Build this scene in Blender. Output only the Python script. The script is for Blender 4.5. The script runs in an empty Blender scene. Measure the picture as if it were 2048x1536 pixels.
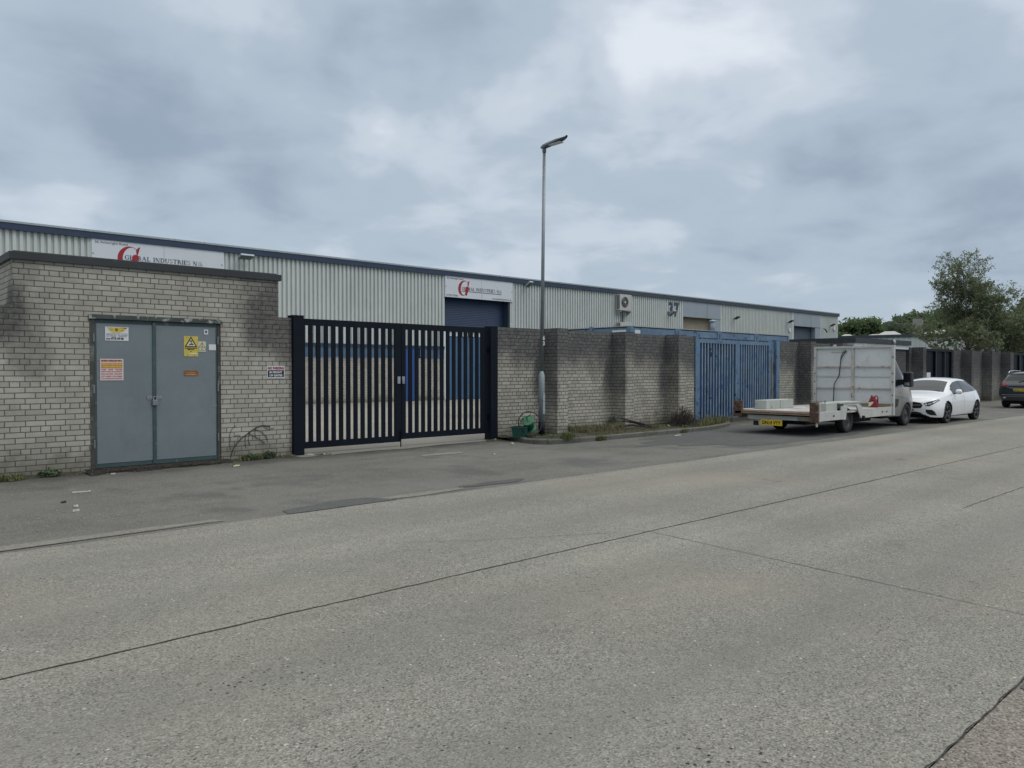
import bpy, bmesh, math, random
from mathutils import Vector, Matrix, noise as mnoise
from mathutils.bvhtree import BVHTree
R = math.radians
random.seed(7)
S = bpy.context.scene
COL = S.collection

# ------------------------------------------------------------------ camera
CAMH = 1.65; F = 1538.0; HOR = 742.0
YAW = math.atan2(1683.0, F)                 # angle between the optical axis and the wall line
PITCH = math.atan((768 - HOR) / F)
cam_d = bpy.data.cameras.new('camera'); cam = bpy.data.objects.new('camera', cam_d); COL.objects.link(cam)
cam_d.sensor_width = 36.0; cam_d.lens = F / 2048 * 36.0; cam_d.clip_end = 4000; cam_d.clip_start = 0.05
cam.location = (0, 0, CAMH)
cam.rotation_euler = (R(90) - PITCH, 0, YAW - R(90))
S.camera = cam
fwd = Vector((math.cos(YAW), math.sin(YAW), 0)); rgt = Vector((math.sin(YAW), -math.cos(YAW), 0))
def ray(px, py):
    cp, sp = math.cos(PITCH), math.sin(PITCH)
    a, b = (px - 1024) / F, (768 - py) / F
    f = fwd * cp + Vector((0, 0, -sp)); u = fwd * sp + Vector((0, 0, cp))
    return f + rgt * a + u * b
def onY(px, py, Y):                          # the point of the plane y = Y seen at a pixel of the photograph
    d = ray(px, py); t = Y / d.y
    return Vector((d.x * t, Y, CAMH + d.z * t))
def onZ(px, py, z=0.0):
    d = ray(px, py); t = (z - CAMH) / d.z
    return Vector((d.x * t, d.y * t, z))
def atT(px, py, t):
    d = ray(px, py); return Vector((d.x * t, d.y * t, CAMH + d.z * t))

# ------------------------------------------------------------------ world, sun, exposure
SUN_EL, SUN_AZ = R(52), R(149)
W = bpy.data.worlds.new('World'); S.world = W; W.use_nodes = True
nt = W.node_tree; N = nt.nodes; L = nt.links
for n in list(N): N.remove(n)
def wn(t, **k):
    n = N.new(t)
    for a, b in k.items(): setattr(n, a, b)
    return n
def wmath(op, a, b=None, clamp=False):
    n = wn('ShaderNodeMath', operation=op, use_clamp=clamp)
    for i, v in enumerate((a, b)):
        if v is None: continue
        if isinstance(v, (int, float)): n.inputs[i].default_value = v
        else: L.new(v, n.inputs[i])
    return n.outputs[0]
tc = wn('ShaderNodeTexCoord')
nrm = wn('ShaderNodeVectorMath', operation='NORMALIZE'); L.new(tc.outputs['Generated'], nrm.inputs[0])
sep = wn('ShaderNodeSeparateXYZ'); L.new(nrm.outputs[0], sep.inputs[0])
zc = wmath('MAXIMUM', sep.outputs['Z'], 0.0)
den = wmath('ADD', zc, 0.22)
comb = wn('ShaderNodeCombineXYZ')
L.new(wmath('DIVIDE', sep.outputs['X'], den), comb.inputs[0]); L.new(wmath('DIVIDE', sep.outputs['Y'], den), comb.inputs[1]); L.new(wmath('MULTIPLY', zc, 1.3), comb.inputs[2])
def wnoise(vec, scale, detail, rough=.55, dist=0.0):
    n = wn('ShaderNodeTexNoise'); n.inputs['Scale'].default_value = scale; n.inputs['Detail'].default_value = detail
    n.inputs['Roughness'].default_value = rough; n.inputs['Distortion'].default_value = dist
    L.new(vec, n.inputs['Vector']); return n
nb = wnoise(comb.outputs[0], 0.9, 4, .5, .25)
nf = wnoise(comb.outputs[0], 3.0, 7, .52, .25)
nw = wnoise(nrm.outputs[0], 4.5, 4, .55)
off = wn('ShaderNodeVectorMath', operation='SUBTRACT'); L.new(nw.outputs['Color'], off.inputs[0]); off.inputs[1].default_value = (.5, .5, .5)
offs = wn('ShaderNodeVectorMath', operation='SCALE'); L.new(off.outputs[0], offs.inputs[0]); offs.inputs['Scale'].default_value = 0.30
dirw = wn('ShaderNodeVectorMath', operation='ADD'); L.new(nrm.outputs[0], dirw.inputs[0]); L.new(offs.outputs[0], dirw.inputs[1])
BL = [(60,60,.15,-.3),(180,190,.15,-.22),(260,270,.16,-.22),(400,330,.14,-.42),(330,390,.12,-.15),(520,220,.13,-.2),(860,150,.14,-.75),(990,185,.10,-.45),(740,150,.09,-.3),
      (650,470,.14,-.1),(1420,440,.16,-.15),(1760,330,.16,-.35),(1960,190,.11,-.3),(2000,420,.15,-.35),(1650,480,.15,-.25),
      (850,262,.085,.75),(780,250,.05,.4),(940,330,.08,.4),(1020,240,.07,.35),(700,300,.06,.3),(540,60,.10,.3),(360,20,.1,.2),(1430,30,.07,.4),(1600,60,.12,.12),(1800,20,.2,.12),(1180,30,.1,.2),
      (60,330,.08,.5),(260,440,.1,.35),(1290,165,.07,.4),(1600,190,.09,.3),(1565,385,.045,.4),(1100,420,.1,.15),(1880,560,.12,.15),(100,420,.1,.25)]
acc = None
for (px, py, r, w) in BL:
    d = ray(px, py).normalized()
    dn = wn('ShaderNodeVectorMath', operation='DISTANCE'); L.new(dirw.outputs[0], dn.inputs[0]); dn.inputs[1].default_value = d
    mr = wn('ShaderNodeMapRange', interpolation_type='SMOOTHSTEP'); L.new(dn.outputs['Value'], mr.inputs['Value'])
    mr.inputs['From Min'].default_value = 0; mr.inputs['From Max'].default_value = r * 1.7
    mr.inputs['To Min'].default_value = w; mr.inputs['To Max'].default_value = 0
    acc = mr.outputs[0] if acc is None else wmath('ADD', acc, mr.outputs[0])
v = wmath('ADD', wmath('MULTIPLY', wmath('SUBTRACT', nb.outputs['Fac'], .5), .7), wmath('MULTIPLY', wmath('SUBTRACT', nf.outputs['Fac'], .5), .95))
v = wmath('ADD', wmath('ADD', v, wmath('MULTIPLY', acc, .46)), .60, True)
ramp = wn('ShaderNodeValToRGB'); L.new(v, ramp.inputs[0]); cr = ramp.color_ramp; cr.interpolation = 'EASE'
cr.elements[0].position = 0.05; cr.elements[0].color = (.300, .372, .468, 1)
cr.elements[1].position = 0.97; cr.elements[1].color = (.735, .785, .855, 1)
e = cr.elements.new(.50); e.color = (.428, .508, .598, 1)
e = cr.elements.new(.72); e.color = (.555, .620, .705, 1)
sky = wn('ShaderNodeTexSky', sky_type='NISHITA', sun_disc=False, sun_elevation=SUN_EL, sun_rotation=SUN_AZ)
sk = wn('ShaderNodeVectorMath', operation='SCALE'); L.new(sky.outputs[0], sk.inputs[0]); sk.inputs['Scale'].default_value = 0.006
zen = wn('ShaderNodeMapRange', interpolation_type='SMOOTHSTEP'); L.new(sep.outputs['Z'], zen.inputs['Value'])
for a, b in (('From Min', .42), ('From Max', .95), ('To Min', 1.0), ('To Max', 2.1)): zen.inputs[a].default_value = b
hi = wn('ShaderNodeMapRange', interpolation_type='SMOOTHSTEP'); L.new(sep.outputs['Z'], hi.inputs['Value'])
for a, b in (('From Min', .44), ('From Max', .75), ('To Min', 0), ('To Max', 1)): hi.inputs[a].default_value = b
wmix = wn('ShaderNodeMix', data_type='RGBA'); L.new(hi.outputs[0], wmix.inputs[0]); L.new(ramp.outputs[0], wmix.inputs[6]); wmix.inputs[7].default_value = (.60, .60, .58, 1)
cs = wn('ShaderNodeVectorMath', operation='SCALE'); L.new(wmix.outputs[2], cs.inputs[0]); L.new(zen.outputs[0], cs.inputs['Scale'])
ad = wn('ShaderNodeVectorMath', operation='ADD'); L.new(cs.outputs[0], ad.inputs[0]); L.new(sk.outputs[0], ad.inputs[1])
bg = wn('ShaderNodeBackground'); L.new(ad.outputs[0], bg.inputs[0]); bg.inputs[1].default_value = 0.95
wo = wn('ShaderNodeOutputWorld'); L.new(bg.outputs[0], wo.inputs[0])
sd = bpy.data.lights.new('sun', 'SUN'); sd.energy = 1.0; sd.angle = R(35); sd.color = (1, .955, .90)
sun = bpy.data.objects.new('sun', sd); COL.objects.link(sun)
# high veiled sun, to the right behind the photographer
sdir = Vector((.40, -.66, math.tan(SUN_EL) * .77)).normalized()
sun.rotation_euler = sdir.to_track_quat('Z', 'Y').to_euler()
S.view_settings.view_transform = 'Standard'; S.view_settings.look = 'None'; S.view_settings.gamma = 1
S.view_settings.exposure = 0.08
try: S.view_settings.use_curve_mapping = False
except Exception: pass

# ------------------------------------------------------------------ materials
def mat(name, base, rough=.6, metal=0.0, var=.12, vs=2.0, fine=.0, fs=60, bump=0.0, bs=60, spots=None, streak=None, spec=None, coat=0, alpha=None, obj=False):
    """procedural material: base colour, broad and fine mottling, optional spots (colour, scale, threshold, softness) and vertical streaks"""
    m = bpy.data.materials.new(name); m.use_nodes = True
    t = m.node_tree; n = t.nodes; l = t.links; b = n['Principled BSDF']
    b.inputs['Roughness'].default_value = rough; b.inputs['Metallic'].default_value = metal
    if spec is not None: b.inputs['Specular IOR Level'].default_value = spec
    if coat: b.inputs['Coat Weight'].default_value = coat; b.inputs['Coat Roughness'].default_value = .06
    g = n.new('ShaderNodeTexCoord') if obj else n.new('ShaderNodeNewGeometry')
    P = g.outputs['Object'] if obj else g.outputs['Position']
    def nz(scale, det=4, vec=P, rg=.6):
        k = n.new('ShaderNodeTexNoise'); k.inputs['Scale'].default_value = scale; k.inputs['Detail'].default_value = det; k.inputs['Roughness'].default_value = rg
        l.new(vec, k.inputs['Vector']); return k.outputs['Fac']
    def mr(v, a, c, d, e_):
        k = n.new('ShaderNodeMapRange'); l.new(v, k.inputs[0]); k.inputs[1].default_value = a; k.inputs[2].default_value = c; k.inputs[3].default_value = d; k.inputs[4].default_value = e_
        return k.outputs[0]
    def mul(col, fac):
        k = n.new('ShaderNodeVectorMath'); k.operation = 'SCALE'; l.new(col, k.inputs[0]); l.new(fac, k.inputs['Scale']); return k.outputs[0]
    rgb = n.new('ShaderNodeRGB'); rgb.outputs[0].default_value = (*base, 1); col = rgb.outputs[0]
    if var: col = mul(col, mr(nz(vs, 5), .3, .7, 1 - var, 1 + var))
    if fine: col = mul(col, mr(nz(fs, 3, rg=.7), .3, .7, 1 - fine, 1 + fine))
    def mix(col, c2, fac):
        k = n.new('ShaderNodeMix'); k.data_type = 'RGBA'; l.new(fac, k.inputs[0]); l.new(col, k.inputs[6]); k.inputs[7].default_value = (*c2, 1); return k.outputs[2]
    for sp in (spots or []):
        c2, sc, th, so = sp[:4]
        vec = P
        if len(sp) > 4:
            mp = n.new('ShaderNodeVectorMath'); mp.operation = 'MULTIPLY'; l.new(P, mp.inputs[0]); mp.inputs[1].default_value = sp[4]; vec = mp.outputs[0]
        col = mix(col, c2, mr(nz(sc, 6, vec, .65), th - so, th + so, 0, 1))
    l.new(col, b.inputs['Base Color'])
    if bump:
        k = n.new('ShaderNodeBump'); k.inputs['Strength'].default_value = bump; k.inputs['Distance'].default_value = .01
        l.new(nz(bs, 4), k.inputs['Height']); l.new(k.outputs[0], b.inputs['Normal'])
    return m

def brick_mat(name, c1, c2, mort, zs=(1.3, 2.5), stain=.8, blobs=(), sc=(.03, .032, .038), moss=.3, seed=0.0, na=2.4, corners=()):
    m = bpy.data.materials.new(name); m.use_nodes = True
    t = m.node_tree; n = t.nodes; l = t.links; b = n['Principled BSDF']; b.inputs['Roughness'].default_value = .9; b.inputs['Specular IOR Level'].default_value = .2
    uv = n.new('ShaderNodeUVMap'); uv.uv_map = 'UVMap'
    geo = n.new('ShaderNodeNewGeometry'); P = geo.outputs['Position']
    def nz(scale, det=4, vec=P, rg=.6):
        k = n.new('ShaderNodeTexNoise'); k.inputs['Scale'].default_value = scale; k.inputs['Detail'].default_value = det; k.inputs['Roughness'].default_value = rg
        l.new(vec, k.inputs['Vector']); return k
    def mr(v, a, c, d=0, e_=1, sm=True):
        k = n.new('ShaderNodeMapRange'); l.new(v, k.inputs[0]); k.inputs[1].default_value = a; k.inputs[2].default_value = c; k.inputs[3].default_value = d; k.inputs[4].default_value = e_
        if sm: k.interpolation_type = 'SMOOTHSTEP'
        return k.outputs[0]
    def mt(op, a, c, cl=False):
        k = n.new('ShaderNodeMath'); k.operation = op; k.use_clamp = cl
        for i, q in enumerate((a, c)):
            if isinstance(q, (int, float)): k.inputs[i].default_value = q
            else: l.new(q, k.inputs[i])
        return k.outputs[0]
    wob = nz(7, 2, uv.outputs[0]); wv = n.new('ShaderNodeVectorMath'); wv.operation = 'MULTIPLY_ADD'
    l.new(wob.outputs['Color'], wv.inputs[0]); wv.inputs[1].default_value = (.012, .006, 0); l.new(uv.outputs[0], wv.inputs[2])
    def bk(sq, fq, mo):
        k = n.new('ShaderNodeTexBrick'); l.new(wv.outputs[0], k.inputs['Vector']); k.inputs['Scale'].default_value = 1; k.inputs['Brick Width'].default_value = .275; k.inputs['Row Height'].default_value = .0875
        k.inputs['Mortar Size'].default_value = mo; k.inputs['Mortar Smooth'].default_value = .25; k.offset = .5; k.squash = sq; k.squash_frequency = fq
        k.inputs['Color1'].default_value = (0, 0, 0, 1); k.inputs['Color2'].default_value = (1, 1, 1, 1); k.inputs['Mortar'].default_value = (.5, .5, .5, 1)
        return k
    k = bk(.5, 4, .0075)
    mixc = n.new('ShaderNodeMix'); mixc.data_type = 'RGBA'; l.new(k.outputs['Color'], mixc.inputs[0]); mixc.inputs[6].default_value = (*c1, 1); mixc.inputs[7].default_value = (*c2, 1)
    col = mixc.outputs[2]
    sca = n.new('ShaderNodeVectorMath'); sca.operation = 'SCALE'; l.new(col, sca.inputs[0]); l.new(mr(nz(2.2, 5).outputs['Fac'], .3, .7, .84, 1.14, False), sca.inputs['Scale'])
    sc2 = n.new('ShaderNodeVectorMath'); sc2.operation = 'SCALE'; l.new(sca.outputs[0], sc2.inputs[0]); l.new(mr(nz(55, 3, rg=.7).outputs['Fac'], .3, .7, .9, 1.1, False), sc2.inputs['Scale'])
    mm = n.new('ShaderNodeMix'); mm.data_type = 'RGBA'; l.new(k.outputs['Fac'], mm.inputs[0]); l.new(sc2.outputs[0], mm.inputs[6]); mm.inputs[7].default_value = (*mort, 1)
    # weathering: soot washed down from the top of the wall, blotches at named spots, moss at the foot
    sp = n.new('ShaderNodeSeparateXYZ'); l.new(P, sp.inputs[0])
    st = n.new('ShaderNodeVectorMath'); st.operation = 'MULTIPLY'; l.new(P, st.inputs[0]); st.inputs[1].default_value = (1, 1, .45)
    n1 = nz(1.6 + seed, 5, st.outputs[0], .6).outputs['Fac']; n2 = nz(.55, 3).outputs['Fac']
    zz = mt('ADD', sp.outputs['Z'], mt('ADD', mt('MULTIPLY', mt('SUBTRACT', n1, .5), na), mt('MULTIPLY', mt('SUBTRACT', n2, .5), na * .9)))
    fac = mt('MULTIPLY', mr(zz, zs[0], zs[1]), stain)
    for (x, y, z, r, w) in blobs:
        dd = n.new('ShaderNodeVectorMath'); dd.operation = 'DISTANCE'; l.new(P, dd.inputs[0]); dd.inputs[1].default_value = (x, y, z)
        f2 = mt('MULTIPLY', mr(mt('ADD', dd.outputs['Value'], mt('MULTIPLY', mt('SUBTRACT', n1, .5), 1.0)), r, r * .35), w)
        fac = mt('MAXIMUM', fac, f2)
    for (x0c, hw, zm, w) in corners:  # darker bands around the given x positions, setting in above a height
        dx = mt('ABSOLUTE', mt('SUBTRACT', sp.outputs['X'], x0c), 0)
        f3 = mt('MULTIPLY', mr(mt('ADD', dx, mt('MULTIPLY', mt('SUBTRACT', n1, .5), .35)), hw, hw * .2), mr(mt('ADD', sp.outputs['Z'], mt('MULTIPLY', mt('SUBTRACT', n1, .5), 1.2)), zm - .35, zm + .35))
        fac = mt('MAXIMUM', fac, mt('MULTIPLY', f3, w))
    per = mt('MULTIPLY', fac, mr(nz(14, 3).outputs['Fac'], .25, .7, .72, 1.08, False), True)
    ms = n.new('ShaderNodeMix'); ms.data_type = 'RGBA'; l.new(per, ms.inputs[0]); l.new(mm.outputs[2], ms.inputs[6]); ms.inputs[7].default_value = (*sc, 1)
    mo = n.new('ShaderNodeMix'); mo.data_type = 'RGBA'; l.new(mt('MULTIPLY', mr(mt('ADD', sp.outputs['Z'], mt('MULTIPLY', mt('SUBTRACT', nz(3, 4).outputs['Fac'], .5), .9)), .45, .05), moss), mo.inputs[0])
    l.new(ms.outputs[2], mo.inputs[6]); mo.inputs[7].default_value = (.055, .06, .035, 1)
    l.new(mo.outputs[2], b.inputs['Base Color'])
    bp = n.new('ShaderNodeBump'); bp.inputs['Strength'].default_value = .6; bp.inputs['Distance'].default_value = .012
    h = mt('ADD', mt('MULTIPLY', k.outputs['Fac'], -1), mt('MULTIPLY', nz(40, 4).outputs['Fac'], .35)); l.new(h, bp.inputs['Height']); l.new(bp.outputs[0], b.inputs['Normal'])
    return m

def ground_mat(name, base, agg, fscale, mott=.12, patches=None, rough=.9, pits=None, tint=None, flecks=0, ydirt=None, tracks=None):
    m = bpy.data.materials.new(name); m.use_nodes = True
    t = m.node_tree; n = t.nodes; l = t.links; b = n['Principled BSDF']; b.inputs['Roughness'].default_value = rough; b.inputs['Specular IOR Level'].default_value = .25
    g = n.new('ShaderNodeNewGeometry'); P = g.outputs['Position']
    def nz(scale, det=4, vec=P, rg=.6):
        k = n.new('ShaderNodeTexNoise'); k.inputs['Scale'].default_value = scale; k.inputs['Detail'].default_value = det; k.inputs['Roughness'].default_value = rg
        l.new(vec, k.inputs['Vector']); return k
    def mr(v, a, c, d=0, e_=1):
        k = n.new('ShaderNodeMapRange'); l.new(v, k.inputs[0]); k.inputs[1].default_value = a; k.inputs[2].default_value = c; k.inputs[3].default_value = d; k.inputs[4].default_value = e_
        return k.outputs[0]
    def mix(c, c2, f):
        k = n.new('ShaderNodeMix'); k.data_type = 'RGBA'; l.new(f, k.inputs[0]); l.new(c, k.inputs[6])
        if isinstance(c2, tuple): k.inputs[7].default_value = (*c2, 1)
        else: l.new(c2, k.inputs[7])
        return k.outputs[2]
    def scl(c, f):
        k = n.new('ShaderNodeVectorMath'); k.operation = 'SCALE'; l.new(c, k.inputs[0]); l.new(f, k.inputs['Scale']); return k.outputs[0]
    rgb = n.new('ShaderNodeRGB'); rgb.outputs[0].default_value = (*base, 1); col = rgb.outputs[0]
    vo = n.new('ShaderNodeTexVoronoi'); vo.inputs['Scale'].default_value = fscale; l.new(P, vo.inputs['Vector'])
    hs = n.new('ShaderNodeSeparateColor'); l.new(vo.outputs['Color'], hs.inputs[0])
    stone = n.new('ShaderNodeValToRGB'); l.new(hs.outputs[0], stone.inputs[0]); e0 = stone.color_ramp
    e0.elements[0].position = 0; e0.elements[0].color = (*[c * (1 - agg * 1.5) for c in base], 1); e0.elements[1].position = 1; e0.elements[1].color = (*[min(1, c * (1 + agg * 1.5)) for c in base], 1)
    e1 = e0.elements.new(.35); e1.color = (base[0] * (1 - agg * .2), base[1] * (1 - agg * .25), base[2] * (1 - agg * .35), 1)
    e1 = e0.elements.new(.8); e1.color = (base[0] * (1 + agg * .45), base[1] * (1 + agg * .4), base[2] * (1 + agg * .3), 1)
    col = mix(col, stone.outputs[0], mr(nz(fscale * .25, 3).outputs['Fac'], .35, .6, .55, 1))
    col = scl(col, mr(nz(fscale * 1.7, 2, rg=.8).outputs['Fac'], .3, .7, 1 - agg * .5, 1 + agg * .5))
    col = scl(col, mr(nz(.35, 5).outputs['Fac'], .3, .7, 1 - mott, 1 + mott))
    st = n.new('ShaderNodeVectorMath'); st.operation = 'MULTIPLY'; l.new(P, st.inputs[0]); st.inputs[1].default_value = (.12, 1.3, 1)
    col = scl(col, mr(nz(1.0, 4, st.outputs[0]).outputs['Fac'], .3, .7, 1 - mott * .8, 1 + mott * .8))
    col = scl(col, mr(nz(5, 5, rg=.7).outputs['Fac'], .3, .7, .93, 1.07))
    if tint: col = mix(col, tint, mr(nz(.22, 3).outputs['Fac'], .5, .72, 0, .5))
    if patches:
        for (c2, sc_, th, so, amt) in patches: col = mix(col, c2, mr(nz(sc_, 5, rg=.55).outputs['Fac'], th - so, th + so, 0, amt))
    if tracks:
        sx = n.new('ShaderNodeSeparateXYZ'); l.new(P, sx.inputs[0])
        for (yc, hw, amt) in tracks:
            k = n.new('ShaderNodeMath'); k.operation = 'SUBTRACT'; l.new(sx.outputs['Y'], k.inputs[0]); k.inputs[1].default_value = yc
            k2 = n.new('ShaderNodeMath'); k2.operation = 'ABSOLUTE'; l.new(k.outputs[0], k2.inputs[0])
            k3 = n.new('ShaderNodeMath'); k3.operation = 'MULTIPLY_ADD'; l.new(nz(.5, 4).outputs['Fac'], k3.inputs[0]); k3.inputs[1].default_value = .7; l.new(k2.outputs[0], k3.inputs[2])
            col = mix(col, tuple(c * .72 for c in base), mr(k3.outputs[0], hw + .5, .25, 0, amt))
        col = mix(col, (.09, .088, .082), mr(nz(1.1, 5, rg=.5).outputs['Fac'], .70, .76, 0, .55))
        col = mix(col, (.06, .06, .06), mr(nz(4.5, 3, rg=.5).outputs['Fac'], .745, .77, 0, .6))
    if pits:
        v2 = n.new('ShaderNodeTexVoronoi'); v2.inputs['Scale'].default_value = pits[0]; l.new(P, v2.inputs['Vector'])
        k = n.new('ShaderNodeMath'); k.operation = 'MULTIPLY'; l.new(mr(v2.outputs['Distance'], pits[1] + .03, pits[1]), k.inputs[0]); l.new(mr(nz(.8, 3).outputs['Fac'], .52, .66), k.inputs[1])
        col = mix(col, (.02, .02, .02), k.outputs[0])
    if flecks:
        v3 = n.new('ShaderNodeTexVoronoi'); v3.inputs['Scale'].default_value = 34; l.new(P, v3.inputs['Vector']); s3 = n.new('ShaderNodeSeparateColor'); l.new(v3.outputs['Color'], s3.inputs[0])
        for (lo, ch, cc) in ((1 - flecks, 0, (.5, .49, .45)), (1 - flecks * 1.6, 1, (.035, .035, .035)), (1 - flecks * 2.5, 2, (.10, .10, .095))):
            k = n.new('ShaderNodeMath'); k.operation = 'MULTIPLY'; l.new(mr(s3.outputs[ch], lo, lo + .001), k.inputs[0]); l.new(mr(v3.outputs['Distance'], .30, .18), k.inputs[1])
            col = mix(col, cc, k.outputs[0])
    if ydirt:
        sx = n.new('ShaderNodeSeparateXYZ'); l.new(P, sx.inputs[0]); k = n.new('ShaderNodeMath'); k.operation = 'MULTIPLY_ADD'; l.new(nz(1.3, 5, rg=.65).outputs['Fac'], k.inputs[0]); k.inputs[1].default_value = 1.8; l.new(sx.outputs['Y'], k.inputs[2])
        col = mix(col, ydirt, mr(k.outputs[0], 13.7, 14.75, 0, .85))
    l.new(col, b.inputs['Base Color'])
    bp = n.new('ShaderNodeBump'); bp.inputs['Strength'].default_value = .5; bp.inputs['Distance'].default_value = .006
    l.new(nz(fscale, 4, rg=.7).outputs['Fac'], bp.inputs['Height']); l.new(bp.outputs[0], b.inputs['Normal'])
    return m

MT = {}
MT['brick_hut'] = brick_mat('brick_hut', (.325, .315, .272), (.395, .382, .335), (.105, .10, .09), zs=(4.2, 5.0), stain=.5, moss=.5,
    blobs=[(2.1, 13.9, 2.55, .85, .8), (2.45, 13.9, 1.9, .5, .4), (6.55, 13.9, 2.75, 1.0, .75), (6.3, 13.9, 3.2, .8, .5), (6.9, 13.9, 2.3, .7, .7), (2.5, 13.9, 3.2, .4, .3)])
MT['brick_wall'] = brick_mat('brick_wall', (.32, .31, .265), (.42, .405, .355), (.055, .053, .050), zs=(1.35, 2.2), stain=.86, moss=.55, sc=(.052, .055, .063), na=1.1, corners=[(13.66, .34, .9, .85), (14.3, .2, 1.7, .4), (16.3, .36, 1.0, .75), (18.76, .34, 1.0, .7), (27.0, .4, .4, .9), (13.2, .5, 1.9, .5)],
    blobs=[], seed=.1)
MT['brick_dark'] = brick_mat('brick_dark', (.16, .155, .145), (.23, .22, .205), (.06, .06, .06), zs=(.5, 2.4), stain=.72, na=2.0, moss=.5, seed=.3, sc=(.03, .034, .045))
MT['brick_yard'] = brick_mat('brick_yard', (.40, .38, .33), (.46, .44, .39), (.16, .15, .13), zs=(1.9, 3.0), stain=.45, moss=.6, seed=.5)
MT['concrete_road'] = ground_mat('concrete_road', (.218, .217, .198), .42, 115, .12, rough=.88, pits=(20, .16), tint=(.26, .225, .175), flecks=.022, tracks=[(2.4, .45, .5), (3.9, .4, .4), (5.8, .45, .4), (7.3, .4, .45)])
MT['asphalt'] = ground_mat('asphalt', (.134, .136, .126), .42, 100, .16, flecks=.012, ydirt=(.05, .05, .047), patches=[((.17, .17, .16), .5, .58, .12, .7), ((.078, .08, .08), .7, .58, .05, .6)])
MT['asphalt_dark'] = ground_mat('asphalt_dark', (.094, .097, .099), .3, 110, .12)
MT['footpath'] = ground_mat('footpath', (.20, .187, .168), .45, 100, .14, flecks=.02)
MT['tar'] = ground_mat('tar', (.045, .045, .044), .3, 80, .1)
MT['concrete_yard'] = ground_mat('concrete_yard', (.27, .26, .235), .12, 60, .08)
MT['concrete_old'] = ground_mat('concrete_old', (.20, .195, .175), .2, 60, .1)
MT['kerb'] = ground_mat('kerb', (.13, .13, .12), .3, 60, .15, patches=[((.05, .06, .04), 2.5, .58, .1, .8)])
MT['soil'] = ground_mat('soil', (.055, .048, .038), .5, 45, .2, patches=[((.09, .085, .07), 3, .55, .1, .8), ((.05, .065, .03), 1.5, .58, .08, .7)])
MT['terrain'] = ground_mat('terrain', (.06, .08, .035), .2, 2, .2)
MT['fascia_blue'] = mat('fascia_blue', (.019, .038, .078), .45, var=.15)
MT['fascia_grey'] = mat('fascia_grey', (.035, .05, .07), .5, var=.15)
MT['cornice'] = mat('cornice', (.022, .028, .034), .6, var=.2, spots=[((.05, .05, .05), 6, .62, .05)])
MT['clad'] = mat('clad', (.50, .54, .53), .5, var=.05, vs=.6, spots=[((.42, .45, .45), 1.2, .64, .14, (1, 1, .3))])
MT['panel_white'] = mat('panel_white', (.60, .66, .68), .4, var=.04, vs=.8)
MT['panel_grey'] = mat('panel_grey', (.26, .31, .36), .5, var=.06, vs=1)
MT['sign_white'] = mat('sign_white', (.58, .62, .67), .35, var=.03, vs=1)
MT['shutter_blue'] = mat('shutter_blue', (.014, .035, .085), .4, var=.12)
MT['door_blue'] = mat('door_blue', (.02, .07, .23), .45, var=.1)
MT['door_lblue'] = mat('door_lblue', (.055, .13, .25), .45, var=.1)
MT['shutter_beige'] = mat('shutter_beige', (.26, .22, .16), .5, var=.1)
MT['shutter_slate'] = mat('shutter_slate', (.05, .07, .10), .5, var=.1)
MT['glass_blue'] = mat('glass_blue', (.07, .13, .20), .15, var=.1, vs=.5, spec=.7)
MT['black_paint'] = mat('black_paint', (.0025, .006, .013), .6, var=.25, vs=4, spec=.18)
MT['door_grey'] = mat('door_grey', (.155, .190, .206), .42, var=.06, vs=1.2, fine=.03, fs=30, spots=[((.12, .155, .165), 2.0, .66, .10, (1, 1, .35)), ((.19, .225, .235), 1.1, .66, .14)])
MT['door_green'] = mat('door_green', (.040, .072, .074), .5, var=.2, vs=4, spots=[((.16, .18, .17), 9, .66, .03), ((.08, .06, .04), 5, .68, .05)])
MT['frame_grime'] = mat('frame_grime', (.06, .058, .05), .8, var=.3, vs=4, spots=[((.14, .15, .14), 6, .60, .05)])
MT['lintel'] = mat('lintel', (.05, .06, .058), .7, var=.3, vs=5, spots=[((.30, .32, .31), 7, .56, .03)])
MT['galv'] = mat('galv', (.22, .25, .265), .48, .5, var=.12, vs=6, fine=.06, fs=60)
MT['galv_light'] = mat('galv_light', (.32, .37, .40), .5, .3, var=.12, vs=9, fine=.12, fs=60, spots=[((.2, .22, .23), 8, .62, .05)])
MT['lamp_grey'] = mat('lamp_grey', (.10, .125, .14), .45, .2, var=.08)
MT['lens'] = mat('lens', (.45, .5, .52), .15, var=.05, spec=.7)
MT['cont_blue'] = mat('cont_blue', (.10, .17, .26), .5, var=.2, vs=2.5, spots=[((.03, .04, .055), 4.0, .62, .04), ((.16, .25, .36), 1.4, .6, .1)])
MT['cont_dark'] = mat('cont_dark', (.04, .085, .16), .55, var=.2, vs=2)
MT['gate_blue'] = mat('gate_blue', (.105, .175, .265), .55, var=.22, vs=3, spots=[((.012, .015, .025), 5.5, .62, .02), ((.085, .16, .28), 2, .6, .08)])
MT['bar_blue'] = mat('bar_blue', (.24, .33, .42), .55, var=.15, vs=3, spots=[((.012, .016, .03), 4.0, .63, .02, (1, 1, .5)), ((.10, .18, .30), 2, .58, .08)])
MT['gate_deep'] = mat('gate_deep', (.010, .045, .125), .5, var=.3, vs=2, spots=[((.008, .010, .016), 3.0, .57, .03, (1, 1, .35)), ((.016, .07, .175), 1.3, .6, .06)])
MT['rust'] = mat('rust', (.095, .052, .034), .85, var=.35, vs=8, spots=[((.22, .2, .18), 10, .62, .05), ((.05, .03, .025), 7, .62, .05)])
MT['wood_old'] = mat('wood_old', (.22, .18, .12), .8, var=.2, vs=5)
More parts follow.
